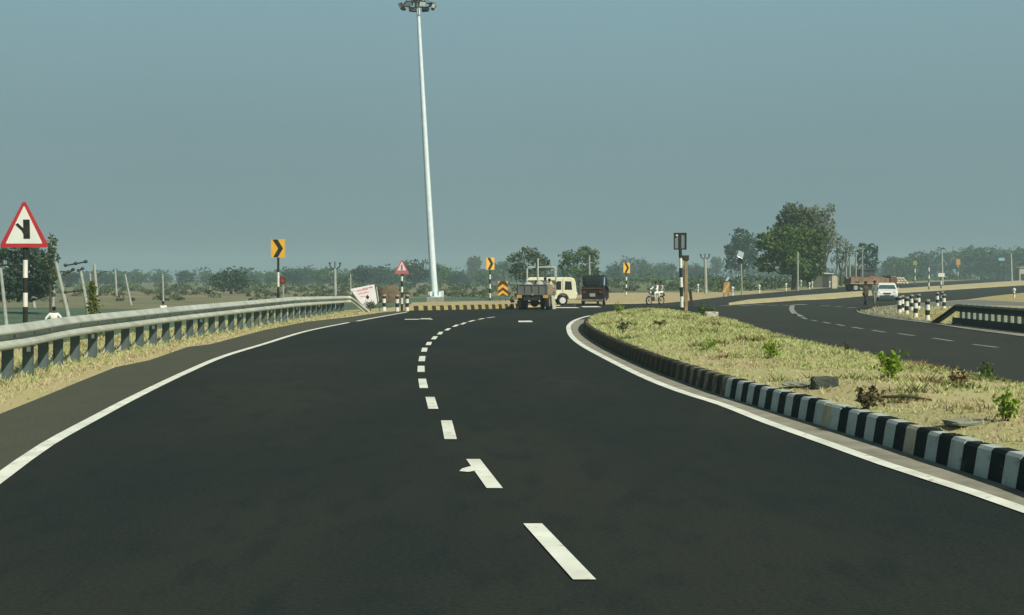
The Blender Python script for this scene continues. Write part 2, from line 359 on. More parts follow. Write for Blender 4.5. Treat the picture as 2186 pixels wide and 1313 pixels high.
for (cx, cy, w, d) in ((895, 682, 1.3, .5), (908, 681, .5, 1.0), (1122, 686.5, .62, 1.0), (1262, 655, 1.2, 1.6), (1200, 657, 2.2, 1.2)):
    p = G(cx, cy); mb.add([(p[0] - w / 2, p[1] - d, .010), (p[0] + w / 2, p[1] - d * .9, .010), (p[0] + w / 2 * .8, p[1] + d, .010), (p[0] - w / 2, p[1] + d * .8, .010)], [(0, 1, 2, 3)])
prop(mb.build('road_arrow_marks', line_m), kind='structure')

# right carriageway surface (greyer, older asphalt)
MR = [(7.9, -10), (8.0, 12), (8.1, 20), (7.9, 27), (7.6, 33), (7.7, 39), (8.1, 46), (8.6, 54), (9.0, 62)]
yl = [G2(1556, 651.5), G2(1640, 646), G2(1700, 641.5), GH2(1780, 638), GH2(1916, 626), GH2(2000, 621), GH2(2100, 614.5), GH2(2186, 609), (190, 450)]
yu = [GH2(2186, 599.5), GH2(2100, 605.5), GH2(1993, 613), GH2(1916, 618.5), GH2(1780, 628.5), GH2(1700, 635), G2(1600, 643.5)]
isl = [G2(1833, 666.5), G2(1900, 679), G2(1990, 691), G2(2186, 718), (16.6, 20), (16.3, -10), (900, -10), (900, 500), GH2(2400, 607), GH2(2186, 625), GH2(2120, 632), GH2(2060, 640), G2(1990, 645), G2(1920, 650), G2(1870, 656)]
sheet('road_opposite', MR + [(9.5, 72), (12, 88), yl[0]] + yl[1:] + [(190, 440), GH2(2186, 623.5), GH2(2060, 638), G2(1990, 643), G2(1920, 648), G2(1820, 660), G2(1828, 668), G2(1900, 681), G2(1990, 693), G2(2186, 720), (16.3, 20), (16.0, -10)], .004, road2_m)
sheet('road_far', [G2(1301, 650.5), G2(1420, 648), G2(1480, 642), G2(1540, 635.5)] + [GH2(1620, 627), GH2(1677, 622), GH2(1728, 618), GH2(1773, 614), GH2(1850, 609), GH2(1950, 604.5), (170, 480), (185, 470)] + yu[:-1] + [G2(1600, 644), G2(1556, 651), G2(1500, 655), G2(1400, 655)], .006, road2_m)
sheet('median_strip', yl + yu, .16, mat('strip_sand', (.50, .44, .26), (.38, .36, .20), .5, 1, bump=.5), skirt=.16)
isl_o = sheet('median_island', isl, .012, mat('island_grass', (.36, .35, .16), (.34, .27, .14), .18, 1, bump=.6, bscale=8, detail=8))
sheet('island_nose', [G2(1833, 666.5), G2(1900, 679), G2(1990, 691), G2(2040, 697), G2(2000, 688), G2(1940, 680), G2(1905, 667), G2(1950, 657), G2(2040, 654), G2(2110, 652), (38, 88), G2(2100, 641), G2(2060, 641), G2(1990, 646), G2(1920, 651), G2(1870, 657)], .018, mat('island_paving', (.20, .21, .18), (.13, .145, .125), .5, .95, bump=.3))
sheet('paved_apron', [G2(1990, 691), G2(2186, 718), (16.6, 20), (16.3, -10), (17.2, -10), (17.7, 20), G2(2186, 707), G2(2050, 692)], .024, gutter_m)
mb = MB()
# dashes on the right carriageway
for (a, b) in (((2078, 736), (2130, 742.5)), ((1992, 722.5), (2034, 729)), ((1918, 712.5), (1952, 717.5)), ((1862, 705.5), (1890, 710)), ((1820, 699), (1842, 702.5)), ((1786, 693), (1802, 696)), ((1757, 688), (1772, 691)), ((1733, 684), (1744, 686)), ((1712, 678), (1722, 681.5)), ((1694, 670), (1702, 674))):
    A = Vector(G2(*b)); B = Vector(G2(*a)); d = (B - A).normalized(); ribbon(mb, [A, B], .16, .012)
for (a, b) in (((1540, 652.5), (1560, 653)), ((1582, 652.5), (1600, 652)), ((1610, 651), (1630, 650.5)), ((1640, 652), (1660, 652)), ((1670, 652), (1690, 652)), ((1700, 651), (1716, 650)), ((1752, 653), (1772, 653)), ((1782, 655), (1800, 655)), ((1810, 657), (1828, 657))):
    ribbon(mb, [Vector(G2(*a)), Vector(G2(*b))], .9, .012)
ribbon(mb, smooth_line([Vector(G2(*p)) for p in ((1692, 652), (1690, 660), (1697, 670), (1712, 676))], 2), .3, .012)
ribbon(mb, smooth_line([Vector(G2(*p)) for p in ((1870, 661), (1838, 665), (1840, 669), (1900, 680), (1990, 691))], 2), .18, .022)
ribbon(mb, smooth_line([Vector(p) for p in (G2(2000, 692.5), G2(2186, 719), (16.5, 20), (16.2, 0))], 2), .22, .028)
prop(mb.build('lane_marks', line_old), kind='structure')

# ------------------------------------------------------------------ terrain
rnd = random.Random(5)
def fnoise(x, y):
    return (math.sin(x * .11 + 1.3 * math.sin(y * .047)) + math.sin(y * .083 + 2.1 * math.sin(x * .031 + 1))) * .5
ys = [-30, -15, 0] + [i * 2.0 for i in range(1, 60)] + [120 + i * 4 for i in range(0, 30)] + [240 + i * 10 for i in range(16)] + [400 + i * 50 for i in range(0, 21)]
xs = sorted(set([-900, -700, -500, -380, -300, -240, -200, -160, -130, -110, -95, -80, -70, -60] + [-54 + i * 2.0 for i in range(70)] + [90, 96, 103, 110, 120, 130, 145, 160, 180, 200, 230, 260, 300, 350, 420, 500, 600, 750, 900]))
tv = []; tcol = []
def lerp(a, b, t): return tuple(a[i] + (b[i] - a[i]) * t for i in range(3))
CROP = (.055, .105, .055); CROP2 = (.09, .135, .06); BROWN = (.20, .165, .085); DULL = (.13, .15, .065); VERGE = (.34, .31, .15); OLIVE = (.12, .155, .06)
for y in ys:
    for x in xs:
        ins = pin(plateau, x, y); d = pdist(plateau, x, y)
        top = hz(y) - .10
        low = -1.2 + (hz(y) if x > 30 + (y - 150) * .3 else 0) * .0
        if x > 20 and y > 140: low = hz(y) - .9
        if ins: z = top
        else:
            t = min(d / 4.5, 1); t = t * t * (3 - 2 * t); z = top + (low - top) * t
            z += .12 * fnoise(x * 2, y * 2) * t
        tv.append((x, y, z))
        n = fnoise(x, y); n2 = fnoise(x * .37 + 40, y * .21 + 9)
        if ins: c = VERGE if (y < 130 or x < 40) else lerp(DULL, VERGE, .5)
        else:
            if d < 3: c = lerp(VERGE, CROP2, d / 3)
            elif x < 22:
                lim = (148 if x < -26 else 148 + 85 * min((x + 26) / 12, 1)) + 10 * n2
                if y < lim: c = lerp(CROP, CROP2, .5 + .5 * n2) if n2 < .3 else CROP
                elif y < 260: c = lerp(BROWN, DULL, .5 + .5 * n)
                else: c = lerp(DULL, BROWN, .5 + .5 * n2)
            else: c = lerp(OLIVE, DULL, .5 + .5 * n) if n2 > -.3 else lerp(BROWN, DULL, .6)
        tcol.append(c)
nx = len(xs); tf = []
for j in range(len(ys) - 1):
    for i in range(nx - 1): tf.append((j * nx + i, j * nx + i + 1, (j + 1) * nx + i + 1, (j + 1) * nx + i))
me = bpy.data.meshes.new('ground'); me.from_pydata(tv, [], tf)
ca = me.color_attributes.new('cover', 'FLOAT_COLOR', 'POINT')
ca.data.foreach_set('color', [q for c in tcol for q in (*c, 1.0)])
gm = bpy.data.materials.new('field_ground'); gm.use_nodes = True; nt = gm.node_tree; b = nt.nodes['Principled BSDF']; b.inputs['Roughness'].default_value = 1
at = nt.nodes.new('ShaderNodeVertexColor'); at.layer_name = 'cover'
t = nt.nodes.new('ShaderNodeTexCoord'); n1 = nt.nodes.new('ShaderNodeTexNoise'); n1.inputs['Scale'].default_value = .12; n1.inputs['Detail'].default_value = 10; n1.inputs['Roughness'].default_value = .65
nt.links.new(t.outputs['Object'], n1.inputs['Vector'])
r1 = nt.nodes.new('ShaderNodeMapRange'); r1.inputs[1].default_value = .3; r1.inputs[2].default_value = .7; r1.inputs[3].default_value = .6; r1.inputs[4].default_value = 1.4
nt.links.new(n1.outputs['Fac'], r1.inputs[0]); mm = nt.nodes.new('ShaderNodeVectorMath'); mm.operation = 'SCALE'
nt.links.new(at.outputs[0], mm.inputs[0]); nt.links.new(r1.outputs[0], mm.inputs['Scale']); nt.links.new(mm.outputs[0], b.inputs['Base Color'])
me.materials.append(gm); go = bpy.data.objects.new('ground', me); C.objects.link(go); go['kind'] = 'structure'
def tz(x, y):
    ins = pin(plateau, x, y)
    if ins: return hz(y) - .10
    d = pdist(plateau, x, y); low = hz(y) - .9 if (x > 20 and y > 140) else -1.2
    t = min(d / 4.5, 1); t = t * t * (3 - 2 * t); return hz(y) - .1 + (low - hz(y) + .1) * t
# dry verges
verge = [(-14.6, -10), (-13.6, 8)] + [(x - 3.3, y) for x, y in RAIL[1:-2]] + [(x - 1.9, y) for x, y in RAIL[-2:]] + [G2(830, 656)] + [G2(868, 662)] + asph_left[::-1] + [(-9.5, 2), (-9.5, -10)]
verge_o = sheet('verge', verge, -.03, dry_m)
sheet('sand_verge', [G2(868, 660), G2(880, 647), G2(1000, 644.5), G2(1080, 642.5), G2(1200, 635.5), G2(1301, 629), G2(1440, 628.5), G2(1545, 628), G2(1555, 634), G2(1480, 640.5), G2(1420, 646.5), G2(1301, 649), G2(1200, 652), G2(1100, 655), G2(1090, 657)], .05, sand_m, skirt=.2)

# ------------------------------------------------------------------ kerbs
MLpts = [(5.2, -6), (4.9, 4), (4.62, 9.5), (4.52, 12.4), (4.34, 14.25), (4.20, 15.7), (3.95, 17.9), (3.6, 20.7), (3.3, 23.3), (2.93, 27.9), (2.72, 31.8), (2.5, 37.7), (2.42, 45.2), (2.56, 50.9), (2.95, 56.5), (3.6, 61.5), (4.7, 65.5)]
MRpts = [(6.0, 67.3), (7.4, 66.5), (8.2, 63), (8.5, 58), (8.4, 52), (7.9, 45), (7.5, 39), (7.4, 33), (7.7, 27), (7.9, 20), (7.8, 12), (7.7, 0), (7.7, -6)]
loop = smooth_line([Vector(p) for p in MLpts + MRpts], .12)
def resample(pts, step):
    out = [pts[0].copy()]; acc = 0
    for a, b in zip(pts[:-1], pts[1:]):
        L = (b - a).length; d = step - acc
        while d <= L: out.append(a + (b - a) * (d / L)); d += step
        acc = (acc + L) % step if L + acc >= step else acc + L
    return out
def kerb(name, line, h, w, mats, pick, inward=1, step=.3, z0=0.0, foot=.05):
    pts = resample(line, step); mb = MB(); rr = random.Random(3)
    N = []
    for i in range(len(pts)):
        d = (pts[min(i + 1, len(pts) - 1)] - pts[max(i - 1, 0)]).normalized(); N.append(Vector((d.y, -d.x)) * inward)
    for i in range(len(pts) - 1):
        mi = pick(i, pts[i]); hh = h + rr.uniform(-.008, .008)
        q = []
        for p, n in ((pts[i], N[i]), (pts[i + 1], N[i + 1])):
            zb = hz(p.y) + z0
            for (o, z) in ((0, -.05), (0, .0), (.045, hh - .03), (.075, hh), (foot + w, hh), (foot + w, -.05)):
                q.append((p.x + n.x * o, p.y + n.y * o, zb + z))
        mb.add(q, [(k, k + 1, k + 7, k + 6) for k in range(5)] + [tuple(range(6)), tuple(range(11, 5, -1))], mi)
    return prop(mb.build(name, mats), kind='structure')
kw = worn('kerb_white', (.42, .49, .47), (.22, .21, .16), .62, 6.0)
kb = worn('kerb_black', (.012, .022, .022), (.10, .10, .08), .66, 6.0)
kc = mat('kerb_concrete', (.085, .075, .042), (.045, .042, .025), 5, .95, bump=.5, detail=8)
kd = mat('kerb_brown', (.025, .023, .014), (.05, .045, .028), 5, .95, bump=.5)
kcr = mat('kerb_cream', (.52, .48, .36), (.35, .31, .22), 5, .9, bump=.5)
def pk(i, p):
    if p.x > 6.2: return 2
    if p.y > 44: return 2 if (i // 3) % 4 else 3
    if p.y > 26.5: return 2 if i % 2 else 3
    if p.y > 22.2: return 5 if i % 2 else 3
    if 17.55 < p.y < 17.8 or 14.9 < p.y < 15.1: return 4
    return i % 2
kerb('median_kerb', loop, .30, .16, [kw, kb, kc, kd, kcr, worn('kerb_dusty', (.20, .20, .15), (.08, .075, .05), .52, 5.0)], pk)
ky = mat('kerb_yellow', (.38, .33, .13), (.27, .24, .10), 4, .85, bump=.3); kbk = mat('kerb_dark', (.035, .028, .012), (.05, .04, .02), 4, .8)
kl = [Vector(G2(*p)) for p in ((872, 663), (907, 662.6), (978, 661), (1040, 659.5), (1092, 658), (1125, 656.5))]
kerb('kerb', smooth_line(kl, .5), .26, .3, [ky, kbk], lambda i, p: 1 if i % 2 else 0, inward=-1, step=.30 * 1.05)
# gutter strip between line and kerb
gl = [p for p in smooth_line([Vector(p) for p in MLpts], .5) if p.y < 66]
gx = []
mb = MB()
for p in gl:
    xl = min(RL, key=lambda q: (q.y - p.y) ** 2 + (q.x - p.x) ** 2)
    gx.append((p, Vector((min(xl.x + .09, p.x - .05), xl.y)) if p.y < 63 else p - Vector((.6, -.3))))
n = len(gx)
mb.add([(a.x + .02, a.y, .006) for a, b_ in gx] + [(b_.x, b_.y, .006) for a, b_ in gx], [(i, i + 1, n + i + 1, n + i) for i in range(n - 1)])
prop(mb.build('gutter', gutter_m), kind='structure')

# ------------------------------------------------------------------ median mound + grass
def chain_x(ch, y):
    for (x0, y0), (x1, y1) in zip(ch[:-1], ch[1:]):
        if min(y0, y1) <= y <= max(y0, y1) and y0 != y1: return x0 + (x1 - x0) * (y - y0) / (y1 - y0)
    return None
mlc = MLpts + [(6.0, 67.3)]; mrc = MRpts
def mz(x, y, xl, xr):
    t = (x - xl) / (xr - xl); e_ = min(t, 1 - t) * 2
    return .27 + .10 * min(e_ * 2, 1) + .05 * math.sin(x * 1.9 + y * .7) * math.sin(y * .9) * min(e_ * 4, 1) + .02 * math.sin(x * 7 + y * 5)
gv = []; gf = []; rows = [-5 + i * .35 for i in range(int(72.0 / .35))]; NX = 18
for y in rows:
    xl = chain_x(mlc, y) + .12; xr = chain_x(mrc, y) - .12
    for i in range(NX + 1): x = xl + (xr - xl) * i / NX; gv.append((x, y, mz(x, y, xl, xr)))
for j in range(len(rows) - 1):
    for i in range(NX): k = j * (NX + 1) + i; gf.append((k, k + 1, k + NX + 2, k + NX + 1))
mb = MB(); mb.add(gv, gf, 0, True); prop(mb.build('median_ground', soil_g, fixn=False), kind='structure')
grass_m = mat('grass_blades', (.56, .60, .28), (.40, .45, .19), 1.2, .9, island=True, trans=.3)
grass_t = mat('grass_straw', (.66, .58, .37), (.52, .43, .27), 1.2, .9, island=True, trans=.3)
def blades(mb, x, y, z, h, w, rr, mi, n=3):
    for _ in range(n):
        a = rr.uniform(0, math.pi); lean = rr.uniform(.3, 1.6) * h; la = rr.uniform(0, 6.28)
        bx = x + rr.uniform(-.05, .05); by = y + rr.uniform(-.05, .05)
        dx, dy = math.cos(a) * w / 2, math.sin(a) * w / 2
        hh = h * rr.uniform(.5, 1.1)
        mb.add([(bx - dx, by - dy, z - .02), (bx + dx, by + dy, z - .02), (bx + math.cos(la) * lean, by + math.sin(la) * lean, z + hh)], [(0, 1, 2)], mi)
rr = random.Random(11); mb = MB()
for k in range(26000):
    y = 5 + 62 * rr.random() ** 1.35; xl = chain_x(mlc, y) + .2; xr = chain_x(mrc, y) - .1
    x = rr.uniform(xl, xr)
    dn = fnoise(x * 9, y * 6) + .6 * fnoise(x * 23 + 5, y * 17)
    if dn < -.55 and rr.random() < .6: continue
    straw = (x - xl) < 1.3 and y < 27 and rr.random() < .75 or rr.random() < (.4 if y < 21 and x > 5.2 and fnoise(x * 6, y * 5) > 0 else .12)
    h = rr.uniform(.025, .085) * (1.3 if y > 30 else 1.0) * (.7 if straw else 1)
    blades(mb, x, y, mz(x, y, xl, xr), h, .02 + y * .0009, rr, 1 if straw else 0, 3)
for k in range(70):
    y = 8 + 56 * rr.random() ** 1.3; xl = chain_x(mlc, y) + .5; xr = chain_x(mrc, y) - .2; cx = rr.uniform(xl, xr); sg = rr.uniform(.06, .22)
    for q in range(45):
        x = cx + rr.gauss(0, sg * 1.5); yy = y + rr.gauss(0, sg)
        if not (xl - .2 < x < xr): continue
        blades(mb, x, yy, mz(x, yy, xl, xr), rr.uniform(.05, .16), .02 + y * .0009, rr, 2 if k % 3 else 3, 2)
prop(mb.build('median_grass', [grass_m, grass_t, mat('grass_dark', (.12, .16, .04), (.20, .24, .07), 1.2, .9, island=True, trans=.2), mat('grass_dead', (.18, .12, .06), (.26, .19, .10), 1.2, .9, island=True, trans=.1)], fixn=False), 'dry yellow green grass covering the kerbed median', 'grass', kind='stuff')
mb = MB()
vl = [(x, y) for x, y in RAIL]
for k in range(12000):
    y = 18 + 60 * rr.random() ** 1.4
    xr_ = chain_x(vl, y); 
    xa = chain_x(asph_left[1:], y)
    if xr_ is None or xa is None: continue
    x = rr.uniform(xr_ - 2.8, xa)
    t = (x - xr_) / max(xa - xr_, .1)
    if t > .75 and rr.random() < .7: continue
    straw = rr.random() < (.35 if t < .4 else .75)
    blades(mb, x, y, -.03, rr.uniform(.03, .12) * (1.1 - t * .7 if t > 0 else 1.5), .02 + y * .0009, rr, 1 if straw else 0, 3)
prop(mb.build('verge_grass', [grass_m, grass_t], fixn=False), 'dry grass along the foot of the steel guardrail', 'grass', kind='stuff')
mb = MB()
for k in range(3000):
    y = 52 + 35 * rr.random(); x = rr.uniform(17.6, 30)
    if not pin(isl, x, y): continue
    blades(mb, x, y, .02, rr.uniform(.05, .2), .07, rr, rr.random() < .4, 2)
prop(mb.build('island_grass', [grass_m, grass_t], fixn=False), 'sparse dry grass on the island by the striped bollards', 'grass', kind='stuff')

# ------------------------------------------------------------------ foliage
def leaf(mb, p, s, rr, mi=0):
    u = Vector((rr.gauss(0, 1), rr.gauss(0, 1), rr.gauss(0, 1))).normalized(); w = u.orthogonal().normalized()
    w = (Matrix.Rotation(rr.uniform(0, 6.28), 3, u) @ w); t = u.cross(w)
    a = w * s; b_ = t * s * .6
    mb.add([p - a, p + b_ - a * .1, p + a, p - b_ + a * .1], [(0, 1, 2, 3)], mi)
def blob(mb, c, r, n, ls, rr, flat=1.0):
    """leaves through an uneven ellipsoid, densest near its skin"""
    ph = [rr.uniform(0, 6.28) for _ in range(6)]; fr = [rr.uniform(2, 5) for _ in range(3)]
    for _ in range(n):
        d = Vector((rr.gauss(0, 1), rr.gauss(0, 1), rr.gauss(0, 1))).normalized()
        k = 1 + .16 * math.sin(fr[0] * d.x * 2 + ph[0]) * math.sin(fr[1] * d.z * 2 + ph[1]) + .13 * math.sin(fr[2] * 3 * (d.y + d.x) + ph[2]) + .10 * math.sin(9 * d.z + 7 * d.x + ph[3])
        q = rr.random() ** .4 * k
        leaf(mb, Vector((c[0] + d.x * r[0] * q, c[1] + d.y * r[1] * q, c[2] + d.z * r[2] * q)), ls * rr.uniform(.55, 1.3), rr)
def crown(seed, cx, rx, rz, nc, nl, ls, cs=.42, flat=.0, cz=None):
    rr = random.Random(seed); mb = MB()
    blob(mb, (0, 0, cx), (rx * .72, rx * .72, rz * .78), int(nc * nl * .45), ls, rr)
    for k in range(nc):
        a = rr.uniform(0, 6.28); z = rr.uniform(-.85, .95); w = math.sqrt(1 - z * z * .9)
        c = (math.cos(a) * w * rx * .72, math.sin(a) * w * rx * .72, cx + z * rz * .75); cr = rx * cs * rr.uniform(.5, 1.0)
        blob(mb, c, (cr, cr, cr * .75), int(nl * .6), ls, rr)
    return mb
def trunk_mb(seed, h, r, spread, n=6):
    rr = random.Random(seed + 77); mb = MB(); top = Vector((rr.uniform(-.1, .1) * h, 0, h))
    mb.tube([(0, 0, -.3), (rr.uniform(-.03, .03) * h, 0, h * .5), tuple(top)], [r * 1.3, r, r * .7], 8)
    for k in range(n):
        a = 6.28 * k / n + rr.uniform(-.3, .3); s = h * rr.uniform(.55, 1)
        p0 = Vector((top.x * s / h, 0, s)); p1 = p0 + Vector((math.cos(a) * spread * .5, math.sin(a) * spread * .5, spread * .4)); p2 = p1 + Vector((math.cos(a) * spread * .35, math.sin(a) * spread * .35, spread * .45))
        mb.tube([tuple(p0), tuple(p1), tuple(p2)], [r * .5, r * .32, r * .12], 6)
    return mb
VAR = []
for k, (lm, cz, rx, rz, nc, ht) in enumerate([(leaf_d, .52, .50, .50, 22, .35), (leaf_m, .50, .46, .50, 20, .38), (leaf_o, .50, .60, .50, 24, .3), (leaf_d, .48, .66, .50, 26, .3), (leaf_m, .50, .52, .52, 22, .3), (leaf_o, .58, .34, .46, 18, .45)]):
    cm = crown(k + 1, cz, rx, rz, nc, 46, .05).build('crown', lm, fixn=False); tm = trunk_mb(k, ht + .1, .035, .35).build('trunk', bark)
    VAR.append((cm.data, tm.data)); bpy.data.objects.remove(cm); bpy.data.objects.remove(tm)
def tree(name, label, x, y, Y, h, var, group=None, wide=1.0, seed=0):
    """x: picture column of its centre, Y: distance, h height"""
    X = (x - HX) * Y / F
    t = thing(name, label, 'tree', (X, Y, tz(X, Y)), seed * 1.7, group)
    t.scale = (h * wide, h * wide, h)
    for nm, d in (('crown', VAR[var][0]), ('trunk', VAR[var][1])):
        o = bpy.data.objects.new(nm, d); C.objects.link(o); o.parent = t
    return t
LAND = [(0, 'the leaning poles'), (270, 'the field pole'), (593, 'the guardrail arrow sign'), (715, 'the curved arm pole'), (857, 'the small triangle sign'), (920, 'the tall mast'), (1046, 'the mast arrow sign'), (1240, 'the auto rickshaw'), (1337, 'the verge arrow sign'), (1451, 'the reversed sign'), (1580, 'the solar panel'), (1690, 'the largest tree'), (1855, 'the brick lorry'), (1953, 'the far striped post'), (2010, 'the tall grey pole'), (2138, 'the blue sign'), (2300, 'the right edge')]
ORD = ['first', 'second', 'third', 'fourth', 'fifth', 'sixth', 'seventh', 'eighth']
fart = []   # (x, top y, Y, variant, wide)
rt = random.Random(21)
spec = [(150, 575, 330, 0, 1.2), (225, 577, 420, 3, 1.5), (250, 580, 360, 1, 1.2), (300, 578, 430, 4, 1.4), (345, 580, 480, 3, 1.5), (395, 574, 400, 0, 1.4), (440, 577, 460, 4, 1.4), (494, 568, 260, 3, 1.25), (545, 580, 420, 1, 1.3), (575, 578, 430, 4, 1.2), (625, 570, 380, 0, 1.3), (655, 565, 420, 3, 1.2), (690, 567, 380, 4, 1.3), (735, 577, 300, 1, 1.2), (775, 562, 330, 0, 1.3), (812, 563, 360, 3, 1.3), (842, 568, 400, 4, 1.2), (885, 548, 330, 0, 1.1), (940, 560, 360, 4, 1.1), (975, 575, 380, 3, 1.5), (1010, 543, 560, 5, .9), (1030, 572, 400, 1, 1.4), (1075, 553, 470, 4, 1.3), (1312, 563, 430, 0, 1.3), (1348, 545, 560, 3, 1.3), (1385, 560, 480, 4, 1.3), (1420, 557, 500, 0, 1.3), (1480, 560, 460, 3, 1.5), (1530, 545, 620, 5, .9), (1822, 560, 300, 1, 1.2), (1900, 545, 480, 5, 1.0), (1925, 545, 430, 4, 1.3), (1962, 532, 470, 0, 1.1), (1995, 529, 520, 3, 1.0), (2060, 520, 520, 4, 1.4), (2095, 522, 480, 0, 1.2), (2130, 524, 540, 3, 1.3), (2165, 522, 500, 4, 1.2), (2205, 520, 470, 0, 1.3)]
def between(x):
    for i in range(len(LAND) - 1):
        if LAND[i][0] <= x < LAND[i + 1][0]: return i
    return len(LAND) - 2
for i, (x, ty, Y, v_, w_) in enumerate(spec):
    if x != 494: Y = Y * 1.3
    X = (x - HX) * Y / F; h = HC + (HY - ty) * Y / F - tz(X, Y)
    b_ = between(x); same = [s[0] for s in spec if between(s[0]) == b_]; rk = same.index(x)
    if x == 494: lab = 'darker rounded tree standing nearer than the tree line left of the guardrail arrow sign'
    else:
        lead = 'only' if len(same) == 1 else ORD[rk]
        lab = '%s hazy tree from left between %s and %s' % (lead, LAND[b_][1], LAND[b_ + 1][1]) if lead != 'only' else 'hazy tree alone on the horizon between %s and %s' % (LAND[b_][1], LAND[b_ + 1][1])
    tree('tree', lab, x, ty, Y, h, v_, 'hazy trees along the horizon', w_, i)
# middle trees behind trolley / rickshaw, right side group
def lobe_tree(label, xb, Y, lobes, lm, seed, ls, dens=1.0, trunk=None):
    """lobes: (column, row, half width, half height) of each bough mass in picture pixels at distance Y"""
    X = (xb - HX) * Y / F; z0 = tz(X, Y); t = thing('tree', label, 'tree', (X, Y, z0)); rr = random.Random(seed); mb = MB(); u = Y / F
    st = MB(); th = HC + (HY - min(l[1] for l in lobes)) * u - z0; r0 = trunk or max(.14, th * .03)
    fork = Vector((rr.uniform(-.3, .3), 0, th * .3)); st.tube([(0, 0, -.4), (0, 0, .2), tuple(fork)], [r0 * 1.5, r0 * 1.1, r0 * .85], 9)
    for (px, py, hw, hh) in lobes:
        c = Vector(((px - xb) * u, rr.uniform(-.35, .35) * hw * u * 1.6, HC + (HY - py) * u - z0)); r = (hw * u, hw * u * 1.05, hh * u)
        n = int(dens * 7.5 * (r[0] * r[2]) / (ls * ls)); blob(mb, c, (r[0] * .9, r[1] * .9, r[2] * .9), int(n * .5), ls, rr)
        for k in range(9):
            a = rr.uniform(0, 6.28); z = rr.uniform(-.9, 1); w = math.sqrt(max(0, 1 - z * z)); q = rr.uniform(.22, .42)
            blob(mb, c + Vector((math.cos(a) * w * r[0] * .8, math.sin(a) * w * r[1] * .8, z * r[2] * .8)), (r[0] * q * 1.2, r[1] * q, r[2] * q), int(n * .075), ls, rr)
        m_ = fork.lerp(c, .55) + Vector((0, 0, -.1 * th)); st.tube([tuple(fork), tuple(m_), tuple(c)], [r0 * .5, r0 * .3, r0 * .1], 6)
    mb.build('crown', lm, t, fixn=False); st.build('trunk', bark, t); return t
lobe_tree('broad ragged olive tree rising behind the tractor trolley frame', 1130, 230, [(1105, 556, 22, 18), (1128, 540, 17, 13), (1142, 552, 24, 18), (1158, 566, 18, 18), (1110, 580, 27, 20), (1145, 586, 30, 18)], leaf_o, 31, .24, dens=1.2)
lobe_tree('domed dark green tree behind the gap between cream van and auto rickshaw', 1238, 250, [(1215, 552, 20, 20), (1245, 545, 26, 19), (1264, 550, 17, 20), (1230, 577, 32, 20), (1264, 578, 17, 18), (1202, 572, 13, 20)], leaf_m, 32, .27, dens=1.2)
lobe_tree('bluish green tree just left of the largest tree, behind the solar panel post', 1584, 360, [(1584, 508, 24, 22), (1572, 530, 26, 22), (1602, 530, 24, 30), (1582, 556, 32, 26), (1556, 536, 12, 14), (1560, 562, 14, 18)], leaf_d, 33, .36, dens=1.2)
lobe_tree('largest tree in view with a dense dark green lower crown', 1695, 185, [(1650, 536, 36, 32), (1700, 522, 40, 40), (1738, 536, 26, 34), (1630, 512, 18, 16), (1690, 566, 46, 24), (1636, 562, 24, 20), (1742, 572, 20, 26), (1672, 500, 26, 22), (1718, 585, 24, 16), (1680, 535, 45, 40), (1745, 505, 22, 24)], leaf_m, 34, .23, dens=1.6, trunk=.35)
lobe_tree('upper olive green tree top rising behind the left half of the largest tree', 1700, 205, [(1692, 457, 28, 24), (1716, 475, 34, 32), (1672, 470, 16, 18), (1658, 498, 28, 20), (1730, 505, 30, 28), (1700, 490, 40, 34)], leaf_o, 37, .25, dens=1.3)
lobe_tree('pale thin leaved greyish tree right of the largest tree', 1760, 225, [(1742, 458, 24, 22), (1766, 454, 17, 20), (1758, 490, 24, 28), (1778, 482, 9, 14), (1770, 520, 18, 20), (1745, 480, 26, 36)], leaf_p, 35, .26, dens=.8)
lobe_tree('low pale dusty tree sloping down right of the largest tree', 1795, 235, [(1784, 512, 16, 18), (1800, 528, 16, 18), (1816, 535, 11, 14), (1790, 548, 18, 20)], leaf_p, 38, .24, dens=.6)
lobe_tree('small dark flat topped tree behind the brick laden lorry', 1853, 300, [(1848, 530, 17, 13), (1864, 537, 12, 16), (1840, 548, 12, 20), (1860, 562, 18, 18)], leaf_d, 36, .4)
lobe_tree('large dark tree behind the big triangle sign', 55, 120, [(24, 545, 38, 32), (70, 558, 34, 40), (20, 590, 38, 34), (66, 604, 40, 30), (100, 572, 22, 34), (104, 604, 18, 20), (24, 622, 40, 24), (78, 624, 36, 20)], leaf_d, 39, .22, dens=1.3)
lobe_tree('tall narrow tree peak at the right tip of the big triangle sign', 108, 116, [(110, 520, 11, 20), (112, 548, 15, 22), (100, 560, 14, 20), (110, 585, 14, 22)], leaf_o, 40, .18, trunk=.09)
# vine column between the leaning poles
X, Y, Z_ = P(207, 668, 62); t = thing('shrub', 'upright yellow green climber bush among the leaning poles', 'shrub', (X, Y, tz(X, Y)))
mbc = MB(); rr = random.Random(8)
for k in range(1400):
    z = rr.uniform(0, 2.9); w = .40 * (1.1 - z / 3.1); leaf(mbc, Vector((rr.gauss(0, w * .6) - z * .08, rr.gauss(0, w * .6), z)), .08, rr)
mbc.build('foliage', mat('leaf_vine', (.10, .14, .03), (.20, .22, .05), 2, .8, island=True, trans=.3), t, fixn=False); MB().tube([(0, 0, -.2), (-.05, 0, 1.2), (-.2, 0, 2.6)], [.05, .04, .02], 6).build('stem', bark, t)
